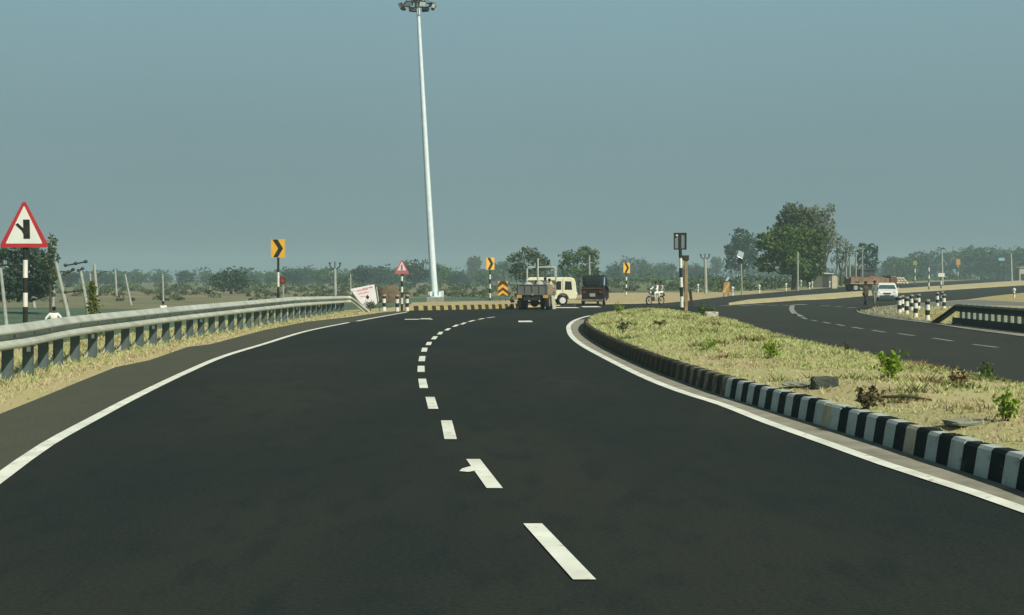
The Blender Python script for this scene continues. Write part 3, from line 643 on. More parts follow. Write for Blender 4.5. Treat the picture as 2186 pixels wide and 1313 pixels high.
# far woodland and scrub (stuff)
mb = MB(); rr = random.Random(14)
for k in range(300):
    Yd = rr.uniform(620, 1000); X = rr.uniform(-.40, .41) * Yd; h = rr.uniform(4.5, 8.5) + (3 if X > 120 else 0); w = rr.uniform(6, 12)
    for _ in range(60):
        a = rr.uniform(0, 6.28); q = rr.random() ** .5
        zz = rr.random(); r_ = w * q * math.sqrt(max(0, 1 - (zz * .9) ** 2))
        leaf(mb, Vector((X + math.cos(a) * r_, Yd + math.sin(a) * r_, -1.5 + zz * h)), 1.15 * rr.uniform(.6, 1.2), rr)
prop(mb.build('woodland', leaf_d, fixn=False), 'far hazy belt of woodland closing the horizon', 'woodland', kind='stuff')
mb = MB(); rr = random.Random(15)
for k in range(760):
    Yd = rr.uniform(150, 560) if k % 3 else rr.uniform(230, 330); X = rr.uniform(-.38, .40) * Yd
    if pin(plateau, X, Yd) and k % 2: continue
    if pin(asph, X, Yd) or pin(yl + yu, X, Yd) or (X > 14 and 90 < Yd < 175 and pin(isl, X, Yd)): continue
    low = X < 26 and Yd < 300
    if low and Yd < 170: Yd = rr.uniform(170, 290); X = rr.uniform(-.38, .06) * Yd
    if pin(plateau, X, Yd): continue
    if pdist(asph, X, Yd) < 3.5: continue
    h = rr.uniform(.25, .8) if low else rr.uniform(.5, 1.7) if X < 30 else rr.uniform(.8, 2.6); w = h * rr.uniform(.9, 2.2); z0 = tz(X, Yd)
    for _ in range(45):
        a = rr.uniform(0, 6.28); q = rr.random() ** .5; zz = rr.random()
        r_ = w * q * math.sqrt(max(0, 1 - (zz * .9) ** 2)); leaf(mb, Vector((X + math.cos(a) * r_, Yd + math.sin(a) * r_, z0 + zz * h)), (.10 if low else .16) + Yd * .0006, rr, 0 if low else k % 3)
prop(mb.build('scrub', [leaf_o, leaf_m, leaf_d], fixn=False), 'low scrub and bushes scattered over the far fields', 'scrub', kind='stuff')

# median weeds
def weed(name, label, x, y, wpx, hpx, lm, seed, n=160, z=.33, stemdir=0.0, cat='shrub'):
    X, Y, Z_ = G(x, y, z); w = wpx * Y / F / 2; h = hpx * Y / F
    t = thing(name, label, cat, (X, Y, z - .03)); rr = random.Random(seed); mb = MB(); st = MB()
    for k in range(7):
        a = rr.uniform(0, 6.28); q = rr.uniform(.2, .75); tip = Vector((math.cos(a) * w * q + stemdir * w, math.sin(a) * w * q, h * rr.uniform(.6, .95)))
        st.tube([(0, 0, -.03), tuple(tip * .5), tuple(tip)], [.008, .006, .003], 5)
        for _ in range(n // 7):
            d = Vector((rr.gauss(0, 1), rr.gauss(0, 1), rr.gauss(0, 1))) * w * .22
            leaf(mb, tip * rr.uniform(.55, 1.1) + d, max(.02, w * .19) * rr.uniform(.6, 1.2), rr)
    mb.build('foliage', lm, t, fixn=False); st.build('stem', bark, t); return t
weed('weed', 'bright green leafy weed, largest plant on the kerbed median', 1900, 822, 66, 74, leaf_b, 1, 260)
weed('weed', 'green weed on the median at the right frame edge beside the pale slab', 2142, 912, 66, 84, leaf_b, 2, 240)
weed('weed', 'dark green weed in the middle of the median between two smaller tufts', 1648, 768, 48, 46, leaf_b, 3, 200)
weed('weed', 'small low green tuft left of the middle median weed', 1520, 748, 34, 22, leaf_b, 4, 120)
weed('weed', 'thin dark weed stem on the grass near the tip of the median', 1330, 712, 36, 34, leaf_o, 5, 100)
weed('weed', 'leafy sprig at the far tip of the median, just below the rickshaw', 1322, 672, 26, 26, leaf_b, 6, 120)
weed('weed', 'brown dead weed lying on the median right of its tip', 1412, 700, 40, 14, mat('leaf_dead', (.09, .075, .03), (.14, .10, .05), 3, .9, island=True), 7, 130)
weed('weed', 'dark dry bush at the foot of the brightest median weed', 1850, 868, 70, 42, mat('leaf_dry', (.085, .08, .035), (.16, .13, .06), 3, .9, island=True), 8, 260)
weed('weed', 'reddish brown dry bush on the right of the median', 2045, 826, 52, 34, mat('leaf_red', (.16, .09, .05), (.22, .14, .08), 3, .9, island=True), 9, 200)
weed('weed', 'small weed on the back edge of the median above the largest weed', 1810, 749, 24, 24, leaf_o, 10, 90)
weed('weed', 'dark low weed on the back edge of the median at far right', 2112, 806, 46, 32, leaf_m, 11, 120)
weed('weed', 'low dark weeds at the median edge right of the reversed sign', 1508, 674, 36, 20, leaf_m, 12, 140)
# rock, slab, stick on the median
rr = random.Random(4)
def rock(name, label, cat, x, y, sx, sy, sz, m, z=.36, rz=0, seed=1):
    bm = bmesh.new(); bmesh.ops.create_icosphere(bm, subdivisions=3, radius=.5); r2 = random.Random(seed)
    for q in bm.verts:
        c = q.co; c.x = max(-.36, min(.36, c.x)); c.y = max(-.36, min(.36, c.y)); c.z = max(-.30, min(.32, c.z))
        q.co = Vector((c.x * sx / .72, c.y * sy / .72, c.z * sz / .62)) * (1 + .07 * r2.uniform(-1, 1))
    me = bpy.data.meshes.new(name); bm.to_mesh(me); bm.free(); me.materials.append(m); o = bpy.data.objects.new(name, me); C.objects.link(o)
    X, Y, _ = G(x, y, z); o.location = (X, Y, z + sz * .35); o.rotation_euler = (0, 0, rz); return prop(o, label, cat)
rock_m = mat('rock', (.10, .115, .095), (.055, .065, .055), 5, .9, bump=.8)
slab_m = mat('slab', (.28, .31, .24), (.20, .22, .17), 4, .9, bump=.4)
rock('rock', 'grey boulder lying in the grass of the median behind the striped kerb', 'rock', 1760, 828, .36, .30, .18, rock_m, z=.33)
rock('concrete_slab', 'pale flat slab lying on the median near the right weed', 'slab', 2068, 905, .46, .34, .05, slab_m, z=.345, rz=.25, seed=2)
rock('concrete_slab', 'pale flattened slab left of the grey boulder on the median', 'slab', 1700, 822, .40, .34, .04, slab_m, z=.335, rz=-.2, seed=3)
rock('rock', 'white stone on the median by the far back edge', 'rock', 1519, 675, .5, .35, .2, mat('white_stone', (.55, .56, .46), (.4, .4, .33), 4, .9), seed=5)
X, Y, _ = G(1930, 856, .37); o = MB().tube([(-.3, .1, .04), (0, 0, .06), (.32, -.12, .02)], [.016, .022, .012], 7).build('branch', bark); o.location = (X, Y, .37); prop(o, 'dry fallen branch on the median right of the dark bush', 'branch')
bush = weed('shrub', 'green tuft under the tilted white board at the guardrail end', 790, 664, 26, 22, leaf_o, 21, 160, z=0.0)

# ------------------------------------------------------------------ guardrails
def beam(name, line, prof, zf, m, parent, side=1, step=1.0):
    pts = smooth_line([Vector(p) for p in line], step); mb = MB(); n = len(prof); vs = []
    for i, p in enumerate(pts):
        d = (pts[min(i + 1, len(pts) - 1)] - pts[max(i - 1, 0)]).normalized(); nn = Vector((d.y, -d.x)) * side
        k = zf(p)
        for o, z in prof: vs.append((p.x + nn.x * o, p.y + nn.y * o, z * k[0] + k[1]))
    fs = []
    for i in range(len(pts) - 1):
        for j in range(n): a = i * n + j; b_ = i * n + (j + 1) % n; fs.append((a, b_, b_ + n, a + n))
    fs += [tuple(range(n)), tuple(range((len(pts) - 1) * n, len(pts) * n))[::-1]]
    mb.add(vs, fs); return mb.build(name, m, parent)
rail_t = thing('guardrail', 'long galvanised steel guardrail curving along the left shoulder', 'guardrail', (0, 0, 0))
WP = [(-.02, 1.035), (.03, 1.03), (.14, .915), (.14, .89), (.0, .855), (.0, .775), (.14, .675), (.14, .635), (.02, .585)]
WP = WP + [(o - .012, z) for o, z in reversed(WP)]
beam('beam', RAIL[1:], WP, lambda p: (1 - .16 * max(0, min((p.y - 62) / 16, 1)), 0), galv, rail_t)
# dipped end piece turning to the road and down to the ground
end = [(-9.15, 77.5), (-8.75, 78.1), (-8.3, 78.4), (-7.8, 78.5)]
beam('end_beam', end, WP, lambda p: (.84, -.95 * min(1, max(0, (p.x + 8.95) / 1.1))), galv, rail_t, step=.3)
plast = resample(smooth_line([Vector(p) for p in RAIL], .3), 1.5)
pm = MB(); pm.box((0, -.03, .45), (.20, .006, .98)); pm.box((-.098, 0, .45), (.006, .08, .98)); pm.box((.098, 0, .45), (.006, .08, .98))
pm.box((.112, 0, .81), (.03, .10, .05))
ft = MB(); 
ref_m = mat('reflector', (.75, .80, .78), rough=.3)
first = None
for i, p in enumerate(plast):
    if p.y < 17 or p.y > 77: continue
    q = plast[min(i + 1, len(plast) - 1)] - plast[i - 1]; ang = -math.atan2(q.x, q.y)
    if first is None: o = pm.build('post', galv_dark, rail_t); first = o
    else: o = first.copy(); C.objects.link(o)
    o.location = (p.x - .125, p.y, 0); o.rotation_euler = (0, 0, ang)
    MB().prism([(-.10, 0), (-.10, .26), (-.16, .10), (-.25, 0)], -.05, -.04).build('sunlit_wedge', galv, o)  # pale plate added to stand for a sunlit wedge at the post foot
    if i % 4 == 1:
        rm = MB().box((.02, -.042, .50), (.075, .012, .10)).build('reflector', ref_m, o)
rt_ = thing('guardrail', 'dark guardrail seen from its shaded side right of the striped bollards', 'guardrail', (0, 0, 0))
RR = [(17.75, 12), (17.6, 30), (17.65, 45), (17.75, 52), (17.85, 56.5)]
gd = mat('rail_shaded_paint', (.05, .065, .05), (.035, .045, .038), 5, .6, .1)  # dark colour holds the shade on the rail face turned from the sun
W2 = [(0, .82), (.10, .76), (.10, .73), (.02, .68), (.02, .66), (.10, .61), (.10, .57), (.02, .53)]; W2 = W2 + [(o - .012, z) for o, z in reversed(W2)]
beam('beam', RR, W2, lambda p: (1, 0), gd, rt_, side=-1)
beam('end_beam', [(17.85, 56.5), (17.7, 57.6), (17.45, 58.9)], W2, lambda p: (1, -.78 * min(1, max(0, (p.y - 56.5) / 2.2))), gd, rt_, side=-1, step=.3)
beam('lower_plinth', RR, [(-.1, 0), (-.1, .27), (.14, .30), (.16, 0)], lambda p: (1, 0), mat('plinth_shaded', (.055, .065, .055), (.035, .045, .04), 2, .9), rt_, side=-1)  # concrete plinth, its shadow put into the dark colour
first = None
for i, p in enumerate(resample(smooth_line([Vector(q) for q in RR], .3), .72)):
    if p.y < 30: continue
    if first is None: first = MB().box((0, 0, .5), (.12, .34, .66), ch=.01).build('post', mat('post_pale', (.32, .36, .29), (.22, .25, .20), 5, .8), rt_); o = first
    else: o = first.copy(); C.objects.link(o)
    o.location = (p.x + .08, p.y, 0)

# ------------------------------------------------------------------ signs
def striped(t, zs, r, first_black=True, mats=None, lean=0.0, name='pole', n=12, xo=0.0):
    """zs ascending heights; bands alternate, starting from the bottom one"""
    mb = MB(); b_ = first_black
    for z0, z1 in zip(zs[:-1], zs[1:]):
        mb.cyl((xo + lean * z0, 0, z0), (xo + lean * z1, 0, z1), r, r, n, 0 if b_ else 1, caps=False); b_ = not b_
    mb.cyl((xo + lean * zs[-1], 0, zs[-1]), (xo + lean * zs[-1], 0, zs[-1] + .005), r, r, n, 0)
    return mb.build(name, mats or [black_paint, white_paint], t)
def rounded_tri(w, h, rad, k=5):
    pts = [(-w / 2, 0), (w / 2, 0), (0, h)]; out = []
    for i in range(3):
        p0 = Vector(pts[i - 1]); p1 = Vector(pts[i]); p2 = Vector(pts[(i + 1) % 3])
        a = (p0 - p1).normalized(); b_ = (p2 - p1).normalized(); half = a.angle(b_) / 2; dd = rad / math.tan(half)
        c = p1 + (a + b_).normalized() * rad / math.sin(half); s = p1 + a * dd; e_ = p1 + b_ * dd
        a0 = math.atan2(s.y - c.y, s.x - c.x); a1 = math.atan2(e_.y - c.y, e_.x - c.x); da = (a1 - a0 + math.pi) % (2 * math.pi) - math.pi
        for j in range(k + 1): an = a0 + da * j / k; out.append((c.x + math.cos(an) * rad, c.y + math.sin(an) * rad))
    return out
# big triangle sign
Yt = 30.5; X = (54 - HX) * Yt / F; zy = lambda y, Y: HC - (y - HY) * Y / F
t = thing('road_sign', 'big red bordered triangle sign with side road symbol at the left frame edge', 'road sign', (X, Yt, -.25))
Bz = .25
zs = [-.3] + [zy(y, Yt) + Bz for y in (655, 625, 593, 555)] + [zy(505, Yt) + Bz]
striped(t, zs, .052)
w = 108 * Yt / F; h = 103 * Yt / F; zb = zy(528.5, Yt) + Bz
mb = MB(); mb.prism([(x, z + zb) for x, z in rounded_tri(w, h, .05)], -.075, -.065); mb.build('plate', red_sign, t)
mb = MB(); mb.prism([(x, z + zb + .085) for x, z in rounded_tri(w - .30, h - .225, .012)], -.079, -.074); mb.build('panel', white_sign, t)
u = Yt / F; bx = lambda px: (px - 53) * u; bz = lambda py: zy(py, Yt) + Bz
mb = MB(); mb.prism([(bx(52), bz(510)), (bx(66), bz(510)), (bx(65), bz(469)), (bx(51), bz(469))], -.083, -.078)
mb.prism([(bx(52), bz(500)), (bx(52), bz(488)), (bx(40), bz(476.5)), (bx(34.5), bz(480)), (bx(48), bz(492.5))], -.0845, -.0795); mb.build('symbol', black_paint, t)
MB().box((0, -.058, zb + .25), (.5, .014, .04)).build('bracket', galv_dark, t); MB().box((0, -.058, zb + .6), (.25, .014, .04)).build('bracket', galv_dark, t)
# chevron signs
def chevron(label, x, ybase, y0, y1, wpx, Y, poleband, r=.05, skew=0.0, z0=None, flip=False):
    X = (x - HX) * Y / F; zb = zy(ybase, Y) if z0 is None else z0
    t = thing('chevron_sign', label, 'road sign', (X, Y, zb), skew)
    zt = zy(y0, Y) - zb; zl = zy(y1, Y) - zb; w = wpx * Y / F
    n = poleband; zs = [-.2 + (zl - -.2) * i / n for i in range(n + 1)]; zs[-1] = zl + .1
    striped(t, zs, r, first_black=True)
    MB().box((0, -.07, (zt + zl) / 2), (w, .012, zt - zl), ch=.004).build('plate', yellow_sign, t)
    h = zt - zl; s = -1 if flip else 1
    pts = [(-.38 * w, zt - .01 * h), (-.02 * w, zt - .01 * h), (.36 * w, zl + .5 * h), (.0 * w, zl + .02 * h), (-.34 * w, zl + .02 * h), (.02 * w, zl + .5 * h)]
    MB().prism([(s * a, b_) for a, b_ in pts], -.082, -.0765).build('arrow', black_paint, t)
    return t
chevron('yellow black arrow sign on a striped pole just behind the long guardrail', 594, 637, 511, 550, 30, 62, 5, z0=-.25)
chevron('yellow black arrow sign beside the mast, above the striped hazard marker', 1046, 641, 550, 576, 19, 116, 7, .07, skew=R(25))
chevron('yellow black arrow sign on the sandy verge between rickshaw and motorcycle', 1337, 634, 561, 583, 16, 134, 7, .075, skew=R(25))
chevron('small yellow black arrow sign in front of the largest tree trunk', 1691, 618, 561, 575, 12, 190, 5, .08, z0=.1)
# small round dark red sign on own post next to the first arrow sign
Y = 63; X = (602 - HX) * Y / F; t = thing('road_sign', 'small weathered dark red disc on a short post touching the arrow sign pole', 'road sign', (X, Y, -.3))
zc = zy(599, Y) + .3
MB().cyl((0, -.03, zc), (0, .05, zc), .19, .17, 18).build('disc', rust, t)
MB().cyl((.03, -.04, zc - .02), (.03, -.032, zc - .02), .07, .07, 12).build('lens', mat('red_lens', (.30, .09, .08), rough=.3), t)
MB().cyl((.06, .01, -.2), (.04, .01, zc - .1), .045, .04, 8).build('post', concrete, t)
# small triangle sign
Y = 80; X = (858 - HX) * Y / F; t = thing('road_sign', 'small faded red triangle sign on a striped pole among the bollards', 'road sign', (X, Y, 0))
zs = [-.1] + [zy(y, Y) for y in (649, 636, 624, 612, 600, 590)] + [zy(575, Y)]
striped(t, zs, .065)
w = 33 * Y / F; h = 32 * Y / F; zb = zy(585, Y)
MB().prism([(x, z + zb) for x, z in rounded_tri(w, h, .05)], -.09, -.078).build('plate', mat('red_faded', (.52, .12, .13), (.45, .16, .16), 4, .6), t)
MB().prism([(x, z + zb + .20) for x, z in rounded_tri(w - .36, h - .34, .02)], -.095, -.089).build('panel', mat('pink_white', (.78, .68, .68), (.7, .55, .56), 4, .6), t)
MB().prism([(-.05, zb + .22), (.05, zb + .22), (.04, zb + .52), (-.04, zb + .52)], -.10, -.094).build('symbol', mat('faded_symbol', (.22, .12, .13), (.3, .18, .18), 4, .7), t)
# hazard marker
Y = 108; X = (1073.5 - HX) * Y / F; t = thing('hazard_marker', 'square yellow and black marker with upward chevrons on two short legs', 'road sign', (X, Y, 0))
z1 = zy(600, Y); z0 = zy(631, Y); w = 21 * Y / F
MB().box((0, 0, (z0 + z1) / 2), (w, .03, z1 - z0), ch=.005).build('plate', yellow_sign, t)
mb = MB(); H = z1 - z0
for k in (-.30, .12, .54):
    a = z0 + H * k; bb = [(-w / 2, a), (0, a + H * .26), (w / 2, a), (w / 2, a + H * .2), (0, a + H * .46), (-w / 2, a + H * .2)]
    bb = [(px, min(max(pz, z0), z1)) for px, pz in bb]
    if k < 0: bb = [(-w / 2 * .75, z0), (w / 2 * .75, z0), (0, z0 + H * .17)]
    if k > .5: bb = [(-w / 2, z0 + H * .56), (0, z0 + H * .80), (w / 2, z0 + H * .56), (w / 2, z0 + H * .76), (w / 2 * .55, z1 - .002), (w*.28, z1 - .002), (0, z1 - .002), (-w*.28, z1 - .002), (-w / 2 * .55, z1 - .002), (-w / 2, z0 + H * .76)]
    mb.prism(bb, -.026, -.0155)
mb.build('chevrons', mat('brown_black', (.07, .03, .01), (.1, .05, .02), 5, .6), t)
for s in (-1, 1): MB().cyl((s * w * .28, .02, -.1), (s * w * .28, .02, z0), .04, .04, 8).build('leg', galv_dark, t)
# reversed sign on the median
Y = 64.0; zg = .30; X = (1456 - HX) * Y / F; t = thing('road_sign', 'back of a square sign on a striped pole at the far tip of the median', 'road sign', (X, Y, zg))
zs = [-.1] + [zy(y, Y) - zg for y in (656, 633, 613, 592, 572, 551)] + [zy(532, Y) - zg]
striped(t, zs, .075, lean=-.028)
lx = -.028 * 3.2; z1 = zy(497, Y) - zg; z0 = zy(533, Y) - zg; w = .58
MB().box((lx, 0, (z0 + z1) / 2), (w, .02, z1 - z0)).build('plate', mat('sign_back_grey', (.20, .25, .26), (.15, .19, .20), 3, .6), t)
mb = MB(); mb.box((lx, -.03, (z0 + z1) / 2), (.11, .04, z1 - z0 - .11))
for s in (-1, 1): mb.box((lx + s * (w / 2 - .025), -.03, (z0 + z1) / 2), (.055, .044, z1 - z0)); mb.box((lx, -.031, (z0 if s < 0 else z1) - s * .028), (w - .112, .04, .055))
mb.build('frame', black_paint, t)
MB().sphere((lx - .16, -.05, z1 - .13), .05, mi=0).build('marker', white_paint, t)
Y = 66.5; X = (1464.5 - HX) * Y / F; t = thing('post', 'brown square wooden post standing right behind the reversed sign pole', 'post', (X, Y, .1))
mb = MB(); mb.box((0, 0, 1.25), (.15, .15, 2.7), ch=.01); mb.build('shaft', mat('wood_post', (.36, .28, .15), (.24, .18, .10), 4, .9), t); MB().box((-.02, 0, 2.72), (.30, .24, .24), ch=.02).build('cap', mat('wood_cap', (.06, .05, .03), rough=.9), t)
Y = 92; X = (1475 - HX) * Y / F; t = thing('post', 'short dark brown post right of the reversed sign', 'post', (X, Y, 0)); MB().box((0, 0, .55), (.18, .12, 1.15), rot=(0, R(-7), 0), ch=.02).build('shaft', mat('wood_dark', (.06, .055, .03), (.035, .03, .02), 4, .9), t)
# tilted white board
Y = 79.5; t = thing('notice_board', 'tilted white board with faded pink writing at the guardrail end', 'sign board', P(778, 664, Y))
B0 = Vector(P(778, 664, Y))
def bp(px, py, dy): q = Vector(P(px, py, Y)) - B0; return (q.x, q.z)
quad = [bp(748, 617, 0), bp(799, 607, 0), bp(806, 648, 0), bp(780, 657, 0), bp(764, 640, 0)]
MB().prism(quad, -.02, .02).build('board', mat('board_white', (.86, .86, .86), (.78, .76, .78), 2, .6), t)
mb = MB()
def strokes(px, py, n, w, h, gap):
    for k in range(n):
        a = bp(px + k * gap, py - k * gap * .2, 0); rr2 = random.Random(k + int(px)); hh = h * rr2.uniform(.6, 1)
        mb.prism([(a[0], a[1]), (a[0] + w, a[1] + w * .2), (a[0] + w, a[1] + hh), (a[0], a[1] + hh * .9)], -.026, -.021)
strokes(762, 623, 9, .055, .12, 2.7); strokes(765, 629, 9, .05, .11, 2.5); strokes(770, 635, 4, .05, .09, 2.5); strokes(773, 618, 8, .06, .09, 2.8)
mb.build('writing', mat('faded_pink', (.66, .26, .28), (.7, .38, .40), 6, .8), t)
mb = MB(); strokes(752, 622.5, 3, .06, .05, 2.6); strokes(790, 615, 2, .07, .06, 3); mb.build('writing', mat('faded_grey', (.4, .42, .42), (.5, .52, .5), 6, .8), t)
c = bp(784.5, 634, 0); MB().prism([(c[0] - .11, c[1]), (c[0], c[1] - .13), (c[0] + .11, c[1]), (c[0], c[1] + .13)], -.027, -.0212).build('emblem', mat('dark_red', (.12, .02, .03), rough=.6), t)
a = bp(803, 612, 0); b_ = bp(812, 668, 0); MB().cyl((a[0], .05, a[1]), (b_[0], .12, b_[1] - .1), .03).build('leg', galv, t); a = bp(766, 642, 0); MB().cyl((a[0], .05, a[1]), (a[0] + .1, .1, -.1), .03).build('leg', galv, t)
# high mast
Y = 114; X = (928 - HX) * Y / F; t = thing('light_mast', 'tall slender steel high mast with a ring of floodlights', 'light mast', (X, Y, 0))
mb = MB(); pts = []; rad = []
for k in range(13):
    s = k / 12; z = .35 + 24.6 * s; pts.append((-1.42 * (s ** .92) , 0, z)); rad.append(.29 * (1 - s) + .13 * s)
mb.tube(pts, rad, 16); mb.build('pole', mast_m, t)
mb = MB(); mb.cyl((0, 0, .30), (0, 0, .38), .52, .52, 16)
for k in range(8):
    a = k * math.pi / 4; mb.box((.38 * math.cos(a), .38 * math.sin(a), .55), (.26, .03, .4), rot=(0, 0, a))
mb.build('base_flange', mast_m, t)
MB().box((.05, 0, .05), (1.35, 1.35, .52), ch=.03).build('plinth', concrete, t)
tx, tzp = -1.40, 24.0
mb = MB(); mb.torus((tx, 0, tzp), 1.15, .05, 'Z', 24, 6); mb.torus((tx, 0, tzp + .5), .35, .06, 'Z', 16, 6)
for k in range(6):
    a = k * math.pi / 3 + .2; mb.cyl((tx + .15 * math.cos(a), .15 * math.sin(a), tzp + .45), (tx + 1.15 * math.cos(a), 1.15 * math.sin(a), tzp), .035, n=6); mb.cyl((tx + .15 * math.cos(a), .15 * math.sin(a), tzp + 1.3), (tx + 1.15 * math.cos(a), 1.15 * math.sin(a), tzp), .03, n=6)
mb.build('lamp_ring', dark_metal, t); MB().cyl((tx, 0, tzp - .2), (tx, 0, tzp + 1.4), .24, .2, 12).build('head', galv_dark, t)
for k in range(8):
    a = k * math.pi / 4 + .35; c = Vector((tx + 1.38 * math.cos(a), 1.38 * math.sin(a), tzp - .12))
    fl = MB().box((0, 0, 0), (.22, .62, .40), ch=.05).build('floodlight', dark_metal, t); fl.location = c; fl.rotation_euler = (0, R(28), a)
    ln = MB().box((.115, 0, -.02), (.02, .5, .32)).build('lens', lens_m, fl)
# white marker stone by the mast
X, Y, _ = G(944, 641); t = MB().prism([(-.13, -.2), (.13, -.2), (.13, .72), (.09, .80), (-.09, .80), (-.13, .72)], -.09, .09).build('marker_stone', white_paint); t.location = (X, Y, 0); prop(t, 'small white marker stone just right of the tall mast base', 'marker stone')
# hay mound
X = (829 - HX) * 170 / F
bm = bmesh.new(); bmesh.ops.create_icosphere(bm, subdivisions=4, radius=1); r2 = random.Random(2)
for q in bm.verts: q.co = Vector((q.co.x * 1.55 * (1 - .12 * max(q.co.z, 0)), q.co.y * 1.4, q.co.z * 2.35 * (1 if q.co.z > 0 else .5))) * (1 + .03 * r2.uniform(-1, 1)); 
for q in bm.verts: q.co.x = max(-1.42, min(1.5, q.co.x)); q.co.z = min(q.co.z, 1.75 + .15 * math.sin(q.co.x * 3))
me = bpy.data.meshes.new('haystack'); bm.to_mesh(me); bm.free(); me.materials.append(hay_m); o = bpy.data.objects.new('haystack', me); C.objects.link(o); o.location = (X, 170, tz(X, 170) + .3); prop(o, 'brown round topped haystack behind the small triangle sign', 'haystack')
# bollards
def bollard_parts(t, cap_m):
    mb = MB(); zz = [0, .24, .46, .70, .84]
    for k in range(4): mb.cyl((0, 0, zz[k]), (0, 0, zz[k + 1]), .105 if k else .115, .10, 12, 1 - k % 2, caps=False)
    mb.build('shaft', [black_paint, white_paint], t)
    MB().cyl((0, 0, .84), (0, 0, .93), .12, .10, 12).build('cap', cap_m, t); 
cap_g = mat('bollard_cap', (.35, .38, .33), (.2, .22, .2), 6, .8); cap_r = mat('bollard_cap_worn', (.55, .34, .30), (.3, .2, .16), 6, .8)
b0 = thing('bollard', 'striped bollard left of the small triangle sign, nearest the tilted white board', 'bollard', G(820, 664), 0, 'striped bollards by the small triangle sign'); bollard_parts(b0, cap_r)
dup(b0, G(848, 665), 0, 'striped bollard immediately left of the small triangle sign pole')
dup(b0, G(869, 664.5), 0, 'striped bollard immediately right of the small triangle sign pole')
b1 = thing('bollard', 'nearest and tallest striped bollard on the paved island, left of the dark guardrail', 'bollard', G(1980, 684), 0, 'striped bollards on the paved island'); bollard_parts(b1, cap_g)
for (x, y, l) in ((1920, 670, 'leftmost striped bollard on the paved island'), (1926, 666.5, 'second striped bollard from the left on the paved island, overlapping the leftmost'), (1935.5, 673, 'third striped bollard from the left on the paved island'), (1946, 664, 'fourth striped bollard from the left on the paved island'), (1954.5, 679, 'fifth striped bollard from the left, near the front edge of the paved island'), (1961, 661.5, 'short looking striped bollard right behind the fifth one on the paved island'), (2001, 654.5, 'small striped bollard standing alone at the back of the paved island'), (2015, 662, 'striped bollard touching the sloped end of the dark guardrail'), (2011, 651, 'farthest striped bollard, behind the one at the dark guardrail end')):
    dup(b1, G(x, y), 0, l)
# white marker posts along the far road
def wp(t):
    mb = MB(); mb.cyl((0, 0, -.1), (0, 0, .32), .09, .09, 10, 0, caps=False); mb.cyl((0, 0, .32), (0, 0, .42), .09, .09, 10, 1, caps=False); mb.cyl((0, 0, .42), (0, 0, .66), .09, .09, 10, 0); mb.build('shaft', [white_paint, grey_paint], t); MB().sphere((0, 0, .74), .16).build('knob', white_paint, t)
w0 = None
for (x, y, l) in ((1564, 631, 'white marker post with green tint right of the orange sign'), (1621, 624.5, 'white marker post between the solar panel post and the largest tree trunk'), (1678, 619.5, 'white marker post left of the small arrow sign under the largest tree'), (1728, 617, 'white marker post right of the largest tree trunk'), (1734, 613.5, 'round headed white marker post just right of its neighbour by the largest tree'), (1771, 612.5, 'white marker post left of the cream gate pillar'), (1694, 611, 'white marker post under the small arrow sign'), (1710, 610, 'pale marker post between small arrow sign and round headed post'), (1490, 622, 'small white marker right of the reversed sign'), (2165, 636, 'lone white marker on the grassy island at far right')):
    p = GH(x, y)
    if w0 is None: w0 = thing('marker_post', l, 'marker post', p, 0, 'white marker posts along the far road'); wp(w0)
    else: dup(w0, p, 0, l)
# orange slanted sign and solar blinker
p = GH(1550, 634); Y = p[1]; t = thing('road_sign', 'faded orange sign with pale diagonal stripe at the far road edge', 'road sign', p)
z0, z1 = .35, (HY - 601) * Y / F + HC - p[2]; w = 15 * Y / F
MB().prism([(-w * .55, z0), (w * .45, z0), (w * .55, z1), (-w * .25, z1 - .1)], -.02, .02).build('plate', mat('orange_worn', (.50, .24, .05), (.42, .26, .09), 5, .7), t)
MB().prism([(-w * .5, z0 + .05), (-w * .2, z0 + .05), (w * .4, z1 - .3), (w * .4, z1 - .1)], -.03, -.022).build('stripe', mat('pale_stripe', (.66, .56, .28), rough=.7), t)
for s in (-.3, .3): MB().cyl((s * w, .03, -.2), (s * w, .03, z1 - .3), .04, n=8).build('leg', rust, t)
MB().prism([(-.1, z1 + .05), (.15, z1 + .05), (.38, z1 + .42), (.12, z1 + .42)], -.02, .02).build('reflector', mat('blue_white', (.45, .62, .72), rough=.5), t)
p = GH(1584, 630); Y = p[1]; t = thing('solar_blinker', 'solar panel above a round black lamp box on a pale post', 'warning light', p)
MB().cyl((0, 0, -.3), (-.10, 0, zy(556, Y) - p[2]), .09, .08, 10).build('post', mat('post_green', (.35, .37, .26), (.28, .3, .2), 4, .8), t)
o = MB().box((0, 0, 0), (.62, .9, .05), ch=.01).build('solar_panel', mat('panel_glass', (.36, .46, .46), (.30, .38, .38), 3, .25, .2), t); o.location = (-.15, 0, zy(543.5, Y) - p[2]); o.rotation_euler = (R(48), R(25), 0)
MB().box((0, .05, 0), (.68, .05, .04)).build('panel_bracket', dark_metal, t).location = (-.15, 0, zy(548, Y) - p[2])
MB().cyl((-.22, -.16, zy(557.5, Y) - p[2]), (-.22, .12, zy(557.5, Y) - p[2]), .29, .29, 16).build('lamp_box', black_paint, t)

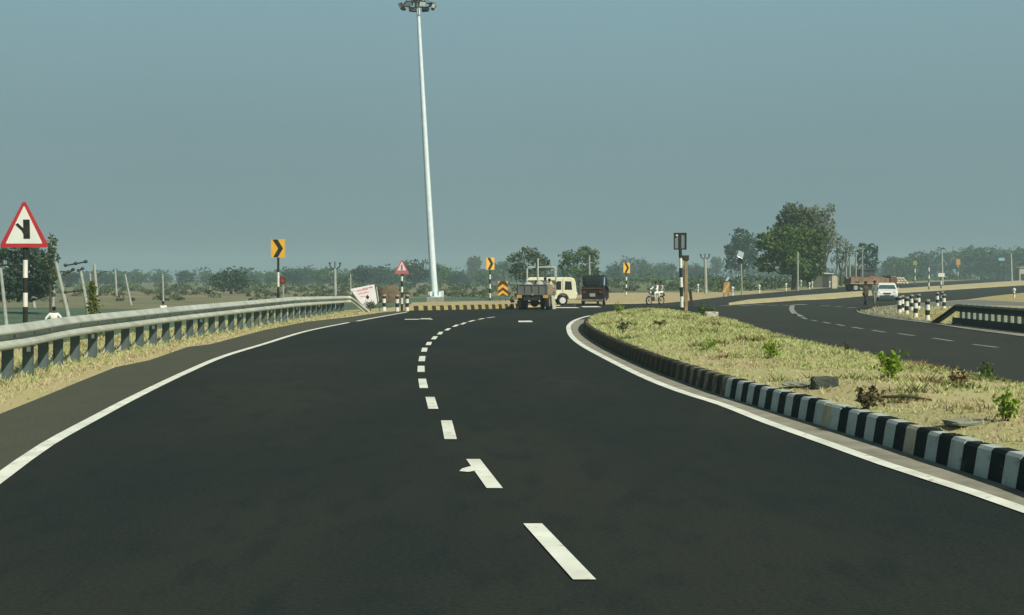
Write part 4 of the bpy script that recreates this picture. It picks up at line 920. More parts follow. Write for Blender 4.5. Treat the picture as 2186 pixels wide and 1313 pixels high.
# ------------------------------------------------------------------ utility poles
def upole(label, xt, yt, xb, Y, r=.12, arms=(), U=None, onroad=False, name='utility_pole', z0=None, m=None):
    X = (xb - HX) * Y / F; zb = tz(X, Y) if z0 is None else z0; t = thing(name, label, 'utility pole', (X, Y, zb))
    top = Vector(P(xt, yt, Y)) - Vector((X, Y, zb))
    MB().cyl((-top.x * .1, 0, -.4), tuple(top), r * 1.15, r * .85, 8).build('shaft', m or pole_conc, t)
    for (xa, ya, xc, yc, k) in arms:
        a = Vector(P(xa, ya, Y)) - Vector((X, Y, zb)); b_ = Vector(P(xc, yc, Y)) - Vector((X, Y, zb))
        am = MB().cyl(tuple(a), tuple(b_), .055, n=6).build('crossarm', dark_metal, t)
        for i in range(k):
            q = a.lerp(b_, i / max(k - 1, 1)); ins = MB(); ins.cyl(tuple(q), tuple(q + Vector((0, 0, .16))), .05, .03, 8); ins.sphere(tuple(q + Vector((0, 0, .02))), .16, 8, 6, sc=(1, 1, .8)); ins.build('insulator', dark_metal, t)
    if U:
        w, h = U; pts = [tuple(top + Vector((w * math.cos(a), 0, h * (1 + math.sin(a)) - .05))) for a in [math.pi + math.pi * i / 10 for i in range(11)]]
        MB().tube(pts, .06, 6).build('curved_arm', dark_metal, t)
        MB().cyl(tuple(top), tuple(top + Vector((0, 0, h * 1.5))), .05, n=6).build('pin', dark_metal, t)
        for s in (-1, 1): MB().sphere(tuple(top + Vector((s * w, 0, h + .05))), .10, 8, 6).build('insulator', dark_metal, t)
    return t
upole('leaning concrete pole at the very left frame edge', 1, 572, 15, 82, .11, [(0, 566, 44, 566, 3)])
upole('leaning concrete pole just right of the big triangle sign pole', 61, 578, 74, 140, .16)
upole('upright pale pole left of the tallest leaning pole, above the man in white', 116, 583, 113, 141, .14, [(109, 605, 120, 605, 0)])
upole('tallest strongly leaning pole with insulator arms', 119, 559, 147, 105, .15, [(140, 567, 183, 559, 3), (137, 586, 156, 576, 3), (128, 580, 141, 580, 0), (140, 624, 160, 622, 2)])
upole('leaning pole left of the climber bush with small top insulator', 172, 579, 190, 112, .14, [(168, 578, 176, 574, 2), (168, 621, 178, 620, 2)])
upole('slightly leaning pole with curved arm rising behind the climber bush', 201, 563, 209, 150, .17, [(192, 580, 200, 586, 0), (207, 592, 217, 581, 0), (217, 581, 229, 579, 0)])
upole('thin brownish pole behind the climber bush', 192, 580, 197, 158, .11)
upole('faint pale pole in the haze right of the climber bush', 246, 575, 249, 230, .17)
upole('thin leaning pole standing alone in the brown field', 267, 586, 280, 160, .12)
upole('thin upright pole behind the crouching man in the field', 347, 585, 349, 165, .11)
upole('thick pole with a curved cross arm behind the guardrail', 715, 573, 716, 130, .15, U=(.48, .42))
upole('pole with a Y shaped cross arm right of the reversed sign', 1505, 552, 1507, 150, .17, U=(.45, .35), z0=0)
upole('thin far pole between the notice board and the curved arm pole', 748, 585, 749, 240, .13)
upole('slim pole in front of the crown of the largest tree', 1703, 537, 1703, 172, .11)
upole('far pale pole in front of the domed tree behind the auto rickshaw', 1258, 545, 1259, 200, .14)
for i, (x, yt, l, r) in enumerate(((1787, 535, 'leftmost of the grey poles above the cream gate pillar', .16), (1806, 522, 'tallest grey pole of the cluster left of the lorry', .17), (1814, 537, 'pale pole of the cluster, immediately right of the tallest', .18), (1827, 537, 'short pale pole with a wide foot in the cluster over the lorry', .15), (1841, 524, 'rightmost grey pole of the cluster, before the dark flat topped tree', .13))):
    upole(l, x, yt, x, 236, r, [(1814, 536, 1828, 537, 2)] if i == 2 else (), m=mat('pole_grey', (.30, .33, .31), (.22, .25, .23), 3, .9))
upole('tall grey pole with top arm at the right above the far striped posts', 2010, 536, 2012, 250, .2, [(2004, 529, 2016, 531, 2)])
upole('very faint tall pole near the right frame edge', 2158, 540, 2160, 300, .22)
def spost(label, x, yb, yt, Y, plate=None, nb=6, z0=None, pw=12, ph=12, r=.10):
    X = (x - HX) * Y / F; zb = zy(yb, Y) if z0 is None else z0; t = thing('road_sign', label, 'road sign', (X, Y, zb)); zt = zy(yt, Y) - zb
    zs = [-.2 + (zt + .2) * i / nb for i in range(nb + 1)]; striped(t, zs, r, mats=[mat('grey_green', (.16, .19, .15), (.12, .15, .12), 4, .8), white_paint])
    if plate: MB().box((0, -.12, zt - ph * Y / F / 2), (pw * Y / F, .03, ph * Y / F), ch=.01).build('plate', plate, t)
    return t
yg = mat('dull_green_plate', (.30, .34, .12), (.22, .27, .1), 4, .7)
spost('far striped post topped by a dull green plate, left of two others', 1953, 604, 557, 215, yg, 6, pw=8, ph=9)
spost('far striped post without a plate, middle one of three beyond the car', 1983, 616, 563, 172, None, 7, r=.085)
spost('far striped post with pale round reflectors, under the tall grey pole', 2009, 612, 583, 178, white_paint, 4, pw=14, ph=8)
spost('far yellow orange sign on a pale post right of the tall grey pole', 2045, 596, 553, 300, mat('orange_plate', (.55, .38, .10), (.4, .22, .08), 3, .7), 5, pw=9, ph=13)
Y = 330; X = (2138 - HX) * Y / F; t = thing('road_sign', 'small pale blue sign board far off near the right edge', 'sign board', (X, Y, tz(X, Y))); zt = zy(549, Y) - tz(X, Y)
MB().box((0, 0, zt - .5), (13 * Y / F, .05, .7), ch=.02).build('board', mat('sky_blue', (.16, .38, .50), (.30, .52, .62), 3, .6), t); 
for s in (-.6, .6): MB().cyl((s, .06, -.2), (s, .06, zt - .1), .06, n=6).build('leg', dark_metal, t)

# ------------------------------------------------------------------ small buildings
def shed(name, label, x0, x1, yt, yb, Y, depth, wall_m, roof_m, cat='building', door=None):
    Xa = (x0 - HX) * Y / F; Xb = (x1 - HX) * Y / F; zb = tz((Xa + Xb) / 2, Y) - .1; zt = zy(yt, Y) - zb; w = Xb - Xa
    t = thing(name, label, cat, ((Xa + Xb) / 2, Y + depth / 2, zb))
    MB().box((0, 0, (zt - .3) / 2), (w, depth, zt - .3)).build('wall', wall_m, t)
    MB().prism([(-w / 2 - .2, zt - .3), (w / 2 + .2, zt - .3), (w / 2 + .2, zt - .22), (0, zt), (-w / 2 - .2, zt - .22)], -depth / 2 - .25, depth / 2 + .25).build('roof', roof_m, t)
    if door: MB().box((door * w, -depth / 2 - .01, .95), (.9, .05, 1.9)).build('door', dark_metal, t)
    return t
shed('shed', 'low shed with pale flat roof between the largest tree and the cream gate pillar', 1732, 1776, 581, 600, 215, 3, mat('wall_dull', (.12, .13, .09), (.09, .10, .07), 1, .9), mat('roof_pale', (.62, .68, .62), (.3, .33, .3), .8, .7), door=.2)
shed('shed', 'dark low roofed shed right behind the brick load', 1836, 1868, 573, 590, 260, 4, mat('wall_dark', (.07, .07, .065), (.05, .05, .05), 1, .9), mat('roof_dark', (.07, .075, .075), (.05, .055, .055), 1, .8), door=-.2)
shed('hut', 'small pale block hut cut by the right frame edge', 2176, 2205, 569, 588, 330, 3, mat('wall_pale', (.42, .44, .36), (.36, .38, .3), 1, .9), mat('roof_grey', (.35, .37, .32), rough=.9), door=-.25)
Y = 195; X = (1780.5 - HX) * Y / F; t = thing('gate_pillar', 'cream rendered gate pillar left of the lorry', 'pillar', (X, Y, hz(Y) - .1)); MB().box((0, 0, .85), (.72, .6, 1.9), ch=.04).build('shaft', mat('cream_render', (.62, .56, .40), (.5, .46, .33), 2, .9), t); MB().box((0, 0, 1.84), (.5, .5, .12), ch=.03).build('cap', tan_paint, t)
# pile of pale sacks
p = (( 1915 - HX) * 260 / F, 260, tz((1915 - HX) * 260 / F, 260)); t = thing('sack_pile', 'long pale pile of stacked sacks right behind the white car', 'sack pile', p)
mb = MB(); r2 = random.Random(9)
for lv in range(3):
    for k in range(7 - lv): mb.sphere((-1.75 + lv * .27 + k * .58 + r2.uniform(-.05, .05), r2.uniform(-.1, .1), .28 + lv * .42), .42, 10, 7, 0, (.85, .9, .62))
mb.build('sacks', sack_m, t)

# ------------------------------------------------------------------ vehicles
def wheel(t, x, y, r, w, rim_m, name='wheel', hub=True):
    mb = MB(); mb.torus((0, 0, 0), r - w * .38, w * .42, 'X', 24, 8); mb.cyl((-w * .4, 0, 0), (w * .4, 0, 0), r * .86, r * .86, 20)
    o = mb.build(name, rubber, t); o.location = (x, y, r)
    rm = MB(); rm.cyl((-w * .5, 0, 0), (w * .5, 0, 0), r * .62, r * .62, 16); rm.cyl((-w * .52, 0, 0), (w * .52, 0, 0), r * .18, r * .18, 10); rm.build('rim', rim_m, o); return o
rim_g = mat('rim_grey', (.40, .41, .36), (.28, .29, .25), 5, .6, .2); rim_w = mat('rim_white', (.75, .76, .76), rough=.4)
# trolley
Y = 82.0; X = (1137 - HX) * Y / F
t = thing('tractor_trolley', 'grey open tractor trolley seen from behind with a pipe hoop over it', 'trolley', (X, Y, 0), R(-10))
W = 1.78; Lh = 3.2
tg = mat('tail_grey', (.17, .18, .165), (.12, .125, .115), 3, .65, bump=.2)
mb = MB(); mb.box((0, 0, 1.17), (W, .05, .62))
for k in range(5): mb.box((-W / 2 + .05 + k * (W - .1) / 4, -.045, 1.17), (.06, .04, .62))
mb.box((0, -.042, 1.46), (W, .035, .05)); mb.box((0, -.042, .89), (W, .035, .05)); mb.build('tailgate', tg, t)
for s in (-1, 1):
    mb = MB(); mb.box((s * W / 2, Lh / 2, 1.17), (.05, Lh, .60)); 
    for k in range(5): mb.box((s * (W / 2 + .04), .1 + k * (Lh - .2) / 4, 1.17), (.035, .06, .60))
    mb.build('side_panel', tan_paint if s > 0 else tg, t)
MB().box((0, Lh, 1.3), (W, .05, .85)).build('front_panel', tg, t)
MB().box((0, Lh / 2, .84), (W, Lh, .06)).build('floor', dark_metal, t)
mb = MB(); mb.box((-.35, Lh / 2, .70), (.10, Lh, .2)); mb.box((.35, Lh / 2, .70), (.10, Lh, .2)); mb.box((0, .05, .66), (1.1, .08, .22)); mb.box((0, .5, .42), (1.5, .12, .12)); mb.box((0, Lh + .6, .55), (.12, 1.4, .12)); mb.build('chassis', dark_metal, t)
for s in (-1, 1):
    wheel(t, s * .80, .55, .43, .24, rim_g); wheel(t, s * .80, 1.75, .43, .24, rim_g); wheel(t, s * .50, .6, .43, .22, rim_g)
    o = MB().box((s * .78, -.09, .77), (.30, .08, .17), ch=.02).build('tail_light', amber, t)
    MB().box((s * .92, .2, .80), (.35, .1, .06)).build('mudguard', tan_paint, t)
    MB().box((s * .82, .12, .36), (.24, .02, .34)).build('mud_flap', rubber, t)
MB().box((0, -.08, .90), (.13, .02, .1)).build('latch', rim_g, t)
MB().sphere((.0, .75, .42), .27, 12, 8).build('axle_hub', dark_metal, t)
hm = mat('hoop_pale', (.50, .56, .48), (.4, .45, .38), 5, .6)
mb = MB(); mb.tube([(-.86, Lh, .9), (-.86, Lh, 2.38), (-.78, Lh, 2.5), (.78, Lh, 2.5), (.9, Lh, 2.42), (.92, Lh, 1.6)], .055, 8); mb.box((.90, Lh, 2.15), (.14, .1, .55)); mb.build('hoop', hm, t)
MB().cyl((-.18, Lh - .1, 1.5), (-.18, Lh - .1, 3.05), .055, n=8).build('upright_pipe', hm, t)
troll_m = t.matrix_basis if False else Matrix.Translation((X, Y, 0)) @ Matrix.Rotation(R(-10), 4, 'Z')
def on(m_, p): q = m_ @ Vector(p); return (q.x, q.y, q.z)
for i, (x, y, sx, sy, sz, l) in enumerate(((-.45, 1.2, .75, .6, .42, 'pale bundle heaped on the left of the trolley'), (.1, 1.9, .6, .6, .46, 'white sack in the middle of the trolley load'), (.62, 2.3, .45, .5, .5, 'cream sack at the right front of the trolley load'), (-.72, .55, .3, .3, .3, 'small white bundle on the left tail corner of the trolley'))):
    mb = MB(); mb.sphere((0, 0, sz * .9), 1, 12, 8, 0, (sx / 2, sy / 2, sz)); o = mb.build('sack', sack_m if i > 1 else mat('bundle_grey', (.42, .46, .44), (.3, .33, .32), 4, .9)); o.location = on(troll_m, (x, y, .83)); prop(o, l, 'sack', 'sacks on the tractor trolley')
mb = MB(); mb.prism([(-.92, .92), (-1.30, .98), (-1.42, .62), (-1.36, .60), (-1.24, .80), (-.92, .74)], .1, .5); mb.build('side_step', tan_paint, t)
MB().prism([(-1.42, .60), (-1.22, .60), (-1.12, .45), (-1.30, .40)], .15, .45).build('side_step_flap', rubber, t)
MB().prism([(1.06, .84), (1.22, .84), (1.34, .06), (1.16, .04)], .25, .30).build('side_plank', cream, t)
p = on(troll_m, (1.12, 1.1, 0)); 
# cream van crossing behind
Y = 95.5; X = (1171 - HX) * Y / F; t = thing('van', 'boxy cream van crossing behind the tractor trolley', 'van', (X, Y, 0), R(-86))
def body(prof, hw, m, t, name='body', bev=.05, taper=1.0, z0=1.0):
    bm = bmesh.new(); vs = []
    mbx = MB(); mbx.prism(prof, -hw, hw, 'X'); me = bpy.data.meshes.new(name); me.from_pydata(mbx.v, [], mbx.f)
    bm.from_mesh(me); bmesh.ops.remove_doubles(bm, verts=bm.verts, dist=1e-4); bmesh.ops.recalc_face_normals(bm, faces=bm.faces)
    ed = [e_ for e_ in bm.edges if len(e_.link_faces) == 2 and e_.calc_face_angle(0) > .9 and abs(e_.verts[0].co.x - e_.verts[1].co.x) < 1e-4]
    bmesh.ops.bevel(bm, geom=ed, offset=bev, segments=3, affect='EDGES', profile=.5); bmesh.ops.recalc_face_normals(bm, faces=bm.faces)
    zt = max(q.co.z for q in bm.verts)
    for q in bm.verts:
        if q.co.z > z0: q.co.x *= 1 - (1 - taper) * (q.co.z - z0) / (zt - z0)
    bm.to_mesh(me); bm.free(); me.materials.append(m); o = bpy.data.objects.new(name, me); C.objects.link(o); o.parent = t; return o
def arch(y0, r, z, n=8): return [(y0 - r * math.cos(math.pi * i / n), z + r * math.sin(math.pi * i / n)) for i in range(n + 1)]
prof = [(-1.5, .42)] + arch(-.85, .40, .42) + arch(.88, .40, .42) + [(1.80, .42), (1.84, .55), (1.82, 1.0), (1.76, 1.55), (1.66, 1.82), (1.45, 1.90), (-1.35, 1.90), (-1.5, 1.78), (-1.54, 1.0)]
body(prof, .80, cream, t)
for s in (-1, 1):
    MB().prism([(1.02, 1.06), (1.52, 1.06), (1.47, 1.62), (1.05, 1.64)], s * .802, s * .812, 'X').build('window', glass_dark, t)
    MB().prism([(.16, 1.06), (.78, 1.06), (.78, 1.64), (.16, 1.64)], s * .802, s * .812, 'X').build('window', glass_dark, t)
    MB().prism([(-1.3, 1.06), (-.05, 1.06), (-.05, 1.64), (-1.3, 1.64)], s * .802, s * .812, 'X').build('window', glass_dark, t)
    MB().prism([(.88, .9), (.90, .9), (.90, 1.80), (.88, 1.80)], s * .802, s * .808, 'X').build('door_gap', dark_metal, t)
    wheel(t, s * .72, .88, .34, .2, rim_w); wheel(t, s * .72, -.85, .34, .2, rim_w)
    MB().box((s * .56, 1.86, .80), (.3, .06, .2), ch=.02).build('headlight', lens_m, t)
    MB().box((s * .66, -1.56, .85), (.2, .05, .3), ch=.02).build('tail_light', amber, t)
MB().box((0, 1.80, 1.35), (1.35, .05, .5), rot=(R(-8), 0, 0)).build('windscreen', glass_dark, t)
MB().box((0, 1.98, .47), (1.6, .30, .16), ch=.04).build('bumper', tan_paint, t); MB().box((0, -1.6, .47), (1.6, .2, .2), ch=.04).build('bumper', tan_paint, t)
van_m = Matrix.Translation((X, Y, 0)) @ Matrix.Rotation(R(-86), 4, 'Z')
# auto rickshaw
Y = 96.0; X = (1266 - HX) * Y / F; t = thing('auto_rickshaw', 'black auto rickshaw seen from behind with a pale blue side', 'auto rickshaw', (X, Y, 0), R(-11), scale=1.12)
hood = [(-.2, 1.15), (-.16, 1.60), (.05, 1.80), (1.5, 1.84), (1.95, 1.66), (2.1, 1.15)]
body(hood, .66, mat('hood_black', (.008, .018, .018), (.018, .032, .032), 4, .8), t, 'hood', .2)
body([(-.28, .22), (-.28, 1.15), (.9, 1.15), (.9, .55), (1.6, .5), (2.2, .55), (2.35, .9), (2.15, 1.16), (2.4, .8), (2.5, .4), (1.6, .25)], .66, mat('rick_body', (.014, .014, .011), (.028, .024, .017), 4, .65), t, 'body', .04)
MB().box((0, -.225, 1.36), (.80, .03, .30), ch=.02).build('rear_window', glass_dark, t)
MB().box((0, -.31, 1.02), (1.2, .04, .08)).build('trim', mat('trim_brown', (.10, .06, .035), (.06, .04, .025), 5, .7), t)
MB().box((0, -.31, .62), (.34, .02, .2)).build('number_plate', mat('plate_pale', (.42, .40, .34), rough=.6), t)
MB().box((0, -.36, .30), (1.3, .1, .12), ch=.02).build('bumper', mat('bumper_worn', (.22, .22, .19), (.1, .1, .09), 6, .6), t)
MB().prism([(-.15, 1.2), (.25, 1.2), (.3, 1.70), (-.05, 1.66)], .67, .70, 'X').build('side_curtain', blue_panel, t)
MB().prism([(-.2, .5), (.2, .5), (.2, 1.05), (-.2, 1.05)], .625, .65, 'X').build('side_panel', blue_panel, t)
for s in (-1, 1):
    wheel(t, s * .64, .25, .28, .18, rim_g); MB().box((s * .50, -.32, .80), (.16, .04, .12), ch=.01).build('tail_light', mat('tail_red', (.25, .03, .03), rough=.3), t)
wheel(t, 0, 2.25, .27, .13, rim_g)
# motorcycle
def motorcycle(label, loc, rz):
    t = thing('motorcycle', label, 'motorcycle', loc, rz)
    for nm, y in (('front_wheel', .64), ('rear_wheel', -.62)):
        mb = MB(); mb.torus((0, 0, 0), .27, .045, 'X', 24, 8); o = mb.build(nm, rubber, t); o.location = (0, y, .31)
        r_ = MB(); r_.torus((0, 0, 0), .22, .02, 'X', 20, 6); r_.cyl((-.07, 0, 0), (.07, 0, 0), .06)
        for k in range(8): a = k * math.pi / 4; r_.cyl((0, 0, 0), (0, .22 * math.cos(a), .22 * math.sin(a)), .006, n=4)
        r_.build('rim', rim_g, o)
    MB().tube([(0, -.62, .31), (0, -.1, .45), (0, .25, .75), (0, .42, .85)], .03, 8).build('frame', dark_metal, t)
    MB().box((0, .02, .42), (.26, .34, .3), ch=.05).build('engine', rim_g, t)
    MB().sphere((0, .22, .80), .16, 12, 8, 0, (.8, 1.5, .75)).build('tank', mat('tank_dark', (.03, .035, .05), rough=.25), t)
    MB().box((0, -.35, .80), (.26, .75, .09), ch=.04).build('seat', rubber, t)
    mb = MB(); mb.tube([(-.08, .64, .31), (-.08, .46, .90)], .022); mb.tube([(.08, .64, .31), (.08, .46, .90)], .022); mb.build('fork', rim_g, t)
    MB().tube([(-.34, .30, 1.02), (-.1, .44, .95), (.1, .44, .95), (.34, .30, 1.02)], .016).build('handlebar', dark_metal, t)
    MB().cyl((0, .50, .86), (0, .62, .86), .07, .09, 12).build('headlight', lens_m, t)
    MB().box((0, -.82, .62), (.16, .2, .05), rot=(R(-25), 0, 0)).build('rear_mudguard', dark_metal, t); MB().box((0, .66, .63), (.12, .36, .02)).build('front_mudguard', rim_g, t)
    MB().box((0, -.90, .72), (.12, .05, .08)).build('tail_light', rust, t)
    return Matrix.Translation(loc) @ Matrix.Rotation(rz, 4, 'Z')
# ------------------------------------------------------------------ people
def skin_mesh(name, J, E, m, parent, root=0, sub=1):
    names = list(J); me = bpy.data.meshes.new(name); me.from_pydata([J[k][0] for k in names], [(names.index(a), names.index(b_)) for a, b_ in E], [])
    o = bpy.data.objects.new(name, me); C.objects.link(o); md = o.modifiers.new('skin', 'SKIN'); md.use_smooth_shade = True
    for i, k in enumerate(names):
        sv = me.skin_vertices[0].data[i]; r = J[k][1]; sv.radius = (r, r) if not isinstance(r, tuple) else r; sv.use_root = (k == names[root])
    s = o.modifiers.new('sub', 'SUBSURF'); s.levels = sub; s.render_levels = sub
    me.materials.append(m)
    if parent: o.parent = parent
    return o
def person(label, loc, rz, pose='stand', top=shirt_white, bottom=cloth_dark, scale=1.0, wrap=None, group=None):
    """faces local +Y"""
    t = None
    lean = {'stand': .0, 'akimbo': .06, 'walk': .05, 'sit': .05, 'ride': .12, 'squat': .30}[pose]
    hipz = {'stand': .93, 'akimbo': .93, 'walk': .92, 'sit': .0, 'ride': .0, 'squat': .32}[pose]
    def T(x, y, z): # torso coordinates above the hip
        return (x, y + math.sin(lean) * z, hipz + math.cos(lean) * z)
    J = {}; J['pelvis'] = (T(0, 0, 0), (.125, .10)); J['waist'] = (T(0, 0, .18), (.12, .09)); J['chest'] = (T(0, 0, .38), (.145, .10)); J['neck'] = (T(0, 0, .56), .055)
    J['jaw'] = (T(0, .02, .63), .065); J['head'] = (T(0, .015, .71), (.078, .092)); J['crown'] = (T(0, .005, .79), .06); J['nose'] = (T(0, .115, .69), .014)
    J['ear_l'] = (T(-.085, .0, .70), .015); J['ear_r'] = (T(.085, .0, .70), .015)
    E = [('pelvis', 'waist'), ('waist', 'chest'), ('chest', 'neck'), ('neck', 'jaw'), ('jaw', 'head'), ('head', 'crown'), ('head', 'nose'), ('head', 'ear_l'), ('head', 'ear_r')]
    for s, c in ((-1, 'l'), (1, 'r')):
        J['sh' + c] = (T(s * .18, 0, .48), .058)
        if pose == 'akimbo': el = T(s * .40, -.06, .22); wr = T(s * .20, .06, .06)
        elif pose == 'walk': el = T(s * .23, .02 * s, .22); wr = T(s * .23, .14 * s + .05, -.02)
        elif pose == 'ride': el = T(s * .27, .22, .26); wr = T(s * .30, .48, .22)
        elif pose == 'sit': el = T(s * .24, .10, .22); wr = T(s * .15, .32, .12)
        elif pose == 'squat': el = T(s * .26, .15, .20); wr = T(s * .18, .38, .05)
        else: el = T(s * .23, -.02, .22); wr = T(s * .24, .06, -.02)
        J['el' + c] = (el, .042); J['wr' + c] = (wr, .028)
        d = (Vector(wr) - Vector(el)).normalized(); pm_ = Vector(wr) + d * .07; J['pa' + c] = (tuple(pm_), (.038, .018))
        E += [('chest', 'sh' + c), ('sh' + c, 'el' + c), ('el' + c, 'wr' + c), ('wr' + c, 'pa' + c)]
        side = d.cross(Vector((0, 0, 1))).normalized() if abs(d.z) < .9 else Vector((0, 1, 0)); curl = d.cross(side).normalized()
        for k in range(4):
            o_ = side * ((k - 1.5) * .021); L = (.032, .038, .036, .028)[k]
            J['f%s%d' % (c, k)] = (tuple(pm_ + d * .03 + o_), .009); J['g%s%d' % (c, k)] = (tuple(pm_ + d * (.03 + L) + o_ + curl * .012), .007)
            E += [('pa' + c, 'f%s%d' % (c, k)), ('f%s%d' % (c, k), 'g%s%d' % (c, k))]
        J['t' + c] = (tuple(Vector(wr) + d * .045 - side * .05), .010); J['u' + c] = (tuple(Vector(wr) + d * .085 - side * .062), .008)
        E += [('pa' + c, 't' + c), ('t' + c, 'u' + c)]
        J['hi' + c] = ((s * .09, 0, hipz - .03), .085)
        if pose in ('sit', 'ride'): kn = (s * .20, .42, hipz - .04); an = (s * .17, .36 if pose == 'ride' else .44, hipz - .44); to = (s * .18, .52, hipz - .48)
        elif pose == 'squat': kn = (s * .20, .32, .42); an = (s * .15, .05, .08); to = (s * .17, .22, .03)
        elif pose == 'walk': kn = (s * .10, .10 * s + .08, .50); an = (s * .10, .22 * s - .02, .09 if s > 0 else .13); to = (s * .11, .22 * s + .14, .03 if s > 0 else .04)
        else: kn = (s * .11, .03, .50); an = (s * .12, 0, .08); to = (s * .14, .16, .03)
        J['kn' + c] = (kn, .058); J['an' + c] = (an, .036); J['to' + c] = (to, .03)
        E += [('pelvis', 'hi' + c), ('hi' + c, 'kn' + c), ('kn' + c, 'an' + c), ('an' + c, 'to' + c)]
    o = skin_mesh('person', J, E, skin_m, None); o.location = loc; o.rotation_euler = (0, 0, rz); o.scale = (scale,) * 3; prop(o, label, 'person', group)
    f = 1.22
    JS = {k: (J[k][0], tuple(q * f for q in J[k][1]) if isinstance(J[k][1], tuple) else J[k][1] * f) for k in ('waist', 'pelvis', 'chest')}
    JS['collar'] = (T(0, 0, .50), .075); ES = [('waist', 'pelvis'), ('waist', 'chest'), ('chest', 'collar')]
    for c in 'lr':
        JS['sh' + c] = (J['sh' + c][0], .078); JS['el' + c] = (J['el' + c][0], .062); mid = tuple((Vector(J['el' + c][0]) * .35 + Vector(J['wr' + c][0]) * .65)); JS['fo' + c] = (mid, .05)
        ES += [('chest', 'sh' + c), ('sh' + c, 'el' + c), ('el' + c, 'fo' + c)]
    skin_mesh('shirt', JS, ES, top, o)
    JT = {'pelvis': (J['pelvis'][0], (.145, .12))}; ET = []
    for c in 'lr':
        JT['hi' + c] = (J['hi' + c][0], .105); JT['kn' + c] = (J['kn' + c][0], .082); JT['an' + c] = (J['an' + c][0], .062)
        ET += [('pelvis', 'hi' + c), ('hi' + c, 'kn' + c), ('kn' + c, 'an' + c)]
    skin_mesh('trousers', JT, ET, bottom, o)
    hd = T(0, -.012, .745); MB().sphere(hd, .108, 12, 8, 0, (.95, 1.08, .92)).build('hair' if not wrap else 'head_cloth', wrap or hair_m, o)
    MB().sphere(T(-.035, .098, .715), .012, 6, 4).build('eye', black_paint, o); MB().sphere(T(.035, .098, .715), .012, 6, 4).build('eye', black_paint, o)
    return o
p = G(1400, 651); mm_ = motorcycle('dark motorcycle carrying two riders, heading left past the sandy verge', (p[0], 97, 0), R(132)); 
mm_ = Matrix.Translation((p[0] , 97, 0)) @ Matrix.Rotation(R(132), 4, 'Z')
person('motorcycle rider in a white shirt, driving', on(mm_, (0, -.12, .86)), R(132), 'ride', shirt_white, shirt_white, .92)
person('passenger in pale grey clothes seated behind the motorcycle rider', on(mm_, (0, -.58, .89)), R(132), 'sit', mat('cloth_pale', (.42, .48, .44), (.32, .38, .34), 6, .9), shirt_white, .9)
Y = 68; X = (115 - HX) * Y / F; person('man in a white shirt seen from behind, elbows out, beyond the guardrail', (X, Y, -1.28), R(8), 'akimbo', shirt_white, cloth_grey, 1.0)
Y = 108; X = (349 - HX) * Y / F; person('man in white crouching in the field behind the guardrail', (X, Y, -1.2), R(20), 'squat', shirt_white, shirt_white, 1.12)
person('man with a pale blue shawl sitting in the tractor trolley', on(troll_m, (.35, 2.6, 1.12)), R(-5), 'sit', shirt_blue, cloth_grey, .95, wrap=cloth_dark)
person('man in cream clothes sitting at the right front of the trolley', on(troll_m, (.70, 1.9, 1.08)), R(-20), 'sit', sack_m, cloth_grey, .9)
p = G(1847, 656); person('man in dark clothes walking on the road, left of the pair', (p[0], 89, 0), R(-150), 'walk', mat('cloth_olive', (.05, .06, .04), (.08, .08, .05), 6, .9), cloth_dark, .94)
p = G(1857, 650); person('man in a grey green shirt walking right of the man in dark clothes', (p[0], 97, 0), R(-170), 'walk', cloth_grey, mat('cloth_pants', (.22, .25, .22), (.15, .18, .16), 6, .9), .96)
# white car
p = G(1893, 641); t = thing('car', 'white car coming towards the camera beside the walking men', 'car', p, R(166))
prof = [(-2.0, .28)] + arch(-1.25, .34, .28) + arch(1.3, .34, .28) + [(1.98, .28), (2.02, .42), (1.98, .62), (1.85, .76), (1.1, .92), (.45, 1.36), (.2, 1.43), (-1.1, 1.45), (-1.45, 1.38), (-1.95, .98), (-2.05, .6)]
body(prof, .84, car_white, t, bev=.09, taper=.76, z0=.92)
for s in (-1, 1):
    wb = MB(); wb.prism([(-1.35, .98), (.95, .94), (.42, 1.32), (-1.2, 1.36)], s * .845, s * .853, 'X')
    wb.v = [(x_ * (1 - .24 * max(0, (z_ - .92) / .53)), y_, z_) for x_, y_, z_ in wb.v]; wb.build('window', glass_dark, t)
    wheel(t, s * .76, 1.3, .29, .18, rim_g); wheel(t, s * .76, -1.25, .29, .18, rim_g)
    MB().sphere((s * .62, 1.90, .68), .13, 10, 6, 0, (1.3, .6, .75)).build('headlight', lens_m, t)
    MB().box((s * .90, .75, .98), (.16, .1, .12), ch=.03).build('mirror', car_white, t)
MB().prism([(-.72, 0), (.72, 0), (.58, .56), (-.58, .56)], 0, .012, 'Z').build('windscreen', glass_teal, t)
o = t.children[-1]; o.rotation_euler = (R(180 - 34.5), 0, 0); o.location = (0, 1.085, .955)
MB().box((0, 2.005, .60), (.62, .02, .09), ch=.01).build('grille', dark_metal, t); MB().box((0, 2.02, .37), (1.1, .03, .13), ch=.02).build('air_intake', glass_teal, t); MB().box((0, 2.035, .48), (.42, .012, .09)).build('number_plate', cap_g, t)
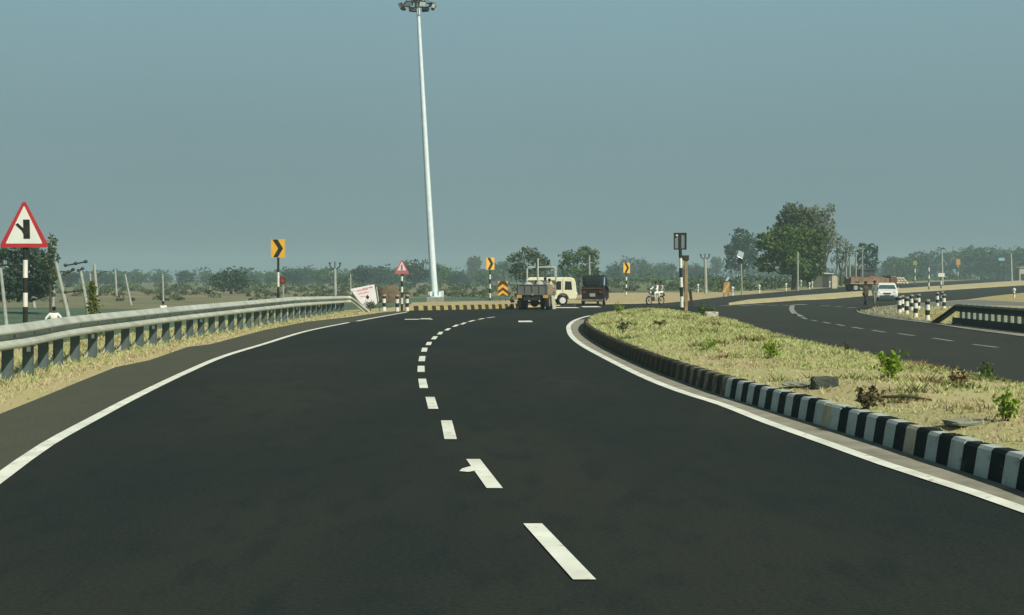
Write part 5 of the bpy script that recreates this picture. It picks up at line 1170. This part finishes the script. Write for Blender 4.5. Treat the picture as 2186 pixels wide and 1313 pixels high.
# brick lorry
p = GH(1850, 622); Y = p[1]; t = thing('lorry', 'long flatbed lorry stacked with reddish bricks on the far carriageway', 'lorry', p, R(-76))
Lr = 5.2
MB().box((0, 0, .95), (1.9, Lr, .14), ch=.02).build('flatbed', tan_paint, t)
mb = MB(); r2 = random.Random(12)
for k in range(9):
    for j in range(3): mb.box((-.6 + j * .6, -Lr / 2 + .35 + k * .56, 1.25 + r2.uniform(-.05, .2)), (.58, .54, .52 + r2.uniform(0, .4)), rot=(0, 0, r2.uniform(-.04, .04)))
mb.build('brick_load', brick_m, t)
mb = MB(); mb.box((-.4, 0, .75), (.12, Lr, .22)); mb.box((.4, 0, .75), (.12, Lr, .22)); mb.build('chassis', dark_metal, t)
for s in (-1, 1):
    for y in (-1.9, -1.1, 1.7): wheel(t, s * .8, y, .44, .26, rim_g)
    MB().box((s * .96, 0, .62), (.04, Lr * .5, .3)).build('side_skirt', rubber, t)
MB().box((0, Lr / 2 + .5, 1.25), (1.8, .9, 1.2), ch=.12).build('cab', mat('cab_brown', (.12, .06, .04), (.08, .045, .03), 3, .5), t)
MB().box((0, Lr / 2 + .96, 1.5), (1.5, .03, .5)).build('windscreen', glass_dark, t)
# bare trailer frame (pale bench like thing) by the big triangle sign
Y = 62; X = (40 - HX) * Y / F; t = thing('bicycle', 'bicycle with a pale load board standing in the crop beyond the big triangle sign', 'bicycle', (X, Y, -1.2), R(-80))
for nm, y in (('front_wheel', .55), ('rear_wheel', -.50)):
    mb = MB(); mb.torus((0, 0, 0), .33, .025, 'X', 24, 6); o = mb.build(nm, rubber, t); o.location = (0, y, .35)
mb = MB(); mb.tube([(0, -.5, .35), (0, -.1, .32), (0, .38, .75), (0, -.18, .80), (0, -.1, .32)], .022); mb.tube([(0, .55, .35), (0, .38, .95)], .02); mb.build('frame', dark_metal, t)
MB().tube([(-.28, .34, 1.0), (0, .40, .98), (.28, .34, 1.0)], .016).build('handlebar', dark_metal, t); MB().box((0, -.2, .88), (.16, .26, .07), ch=.02).build('saddle', rubber, t)
o = MB().box((0, 0, 0), (.3, .95, .05), ch=.01).build('load_board', mat('board_pale', (.45, .55, .48), rough=.8), t); o.location = (0, -.1, 1.0)

# ------------------------------------------------------------------ haze
HAZE = True
if HAZE:
    mb = MB(); mb.box((0, 0, 0), (2400, 2400, 32)); hzo = mb.build('haze', [])
    hzo.location = (0, 600, 12.5); hzo['kind'] = 'stuff'; hzo['label'] = 'thin bluish haze over the fields'; 
    hm_ = bpy.data.materials.new('haze'); hm_.use_nodes = True; nt = hm_.node_tree; nt.nodes.clear()
    out = nt.nodes.new('ShaderNodeOutputMaterial'); pv = nt.nodes.new('ShaderNodeVolumePrincipled')
    pv.inputs['Color'].default_value = (.62, .86, .88, 1); pv.inputs['Density'].default_value = .00065; pv.inputs['Anisotropy'].default_value = 0.0
    nt.links.new(pv.outputs[0], out.inputs['Volume']); hzo.data.materials.append(hm_)
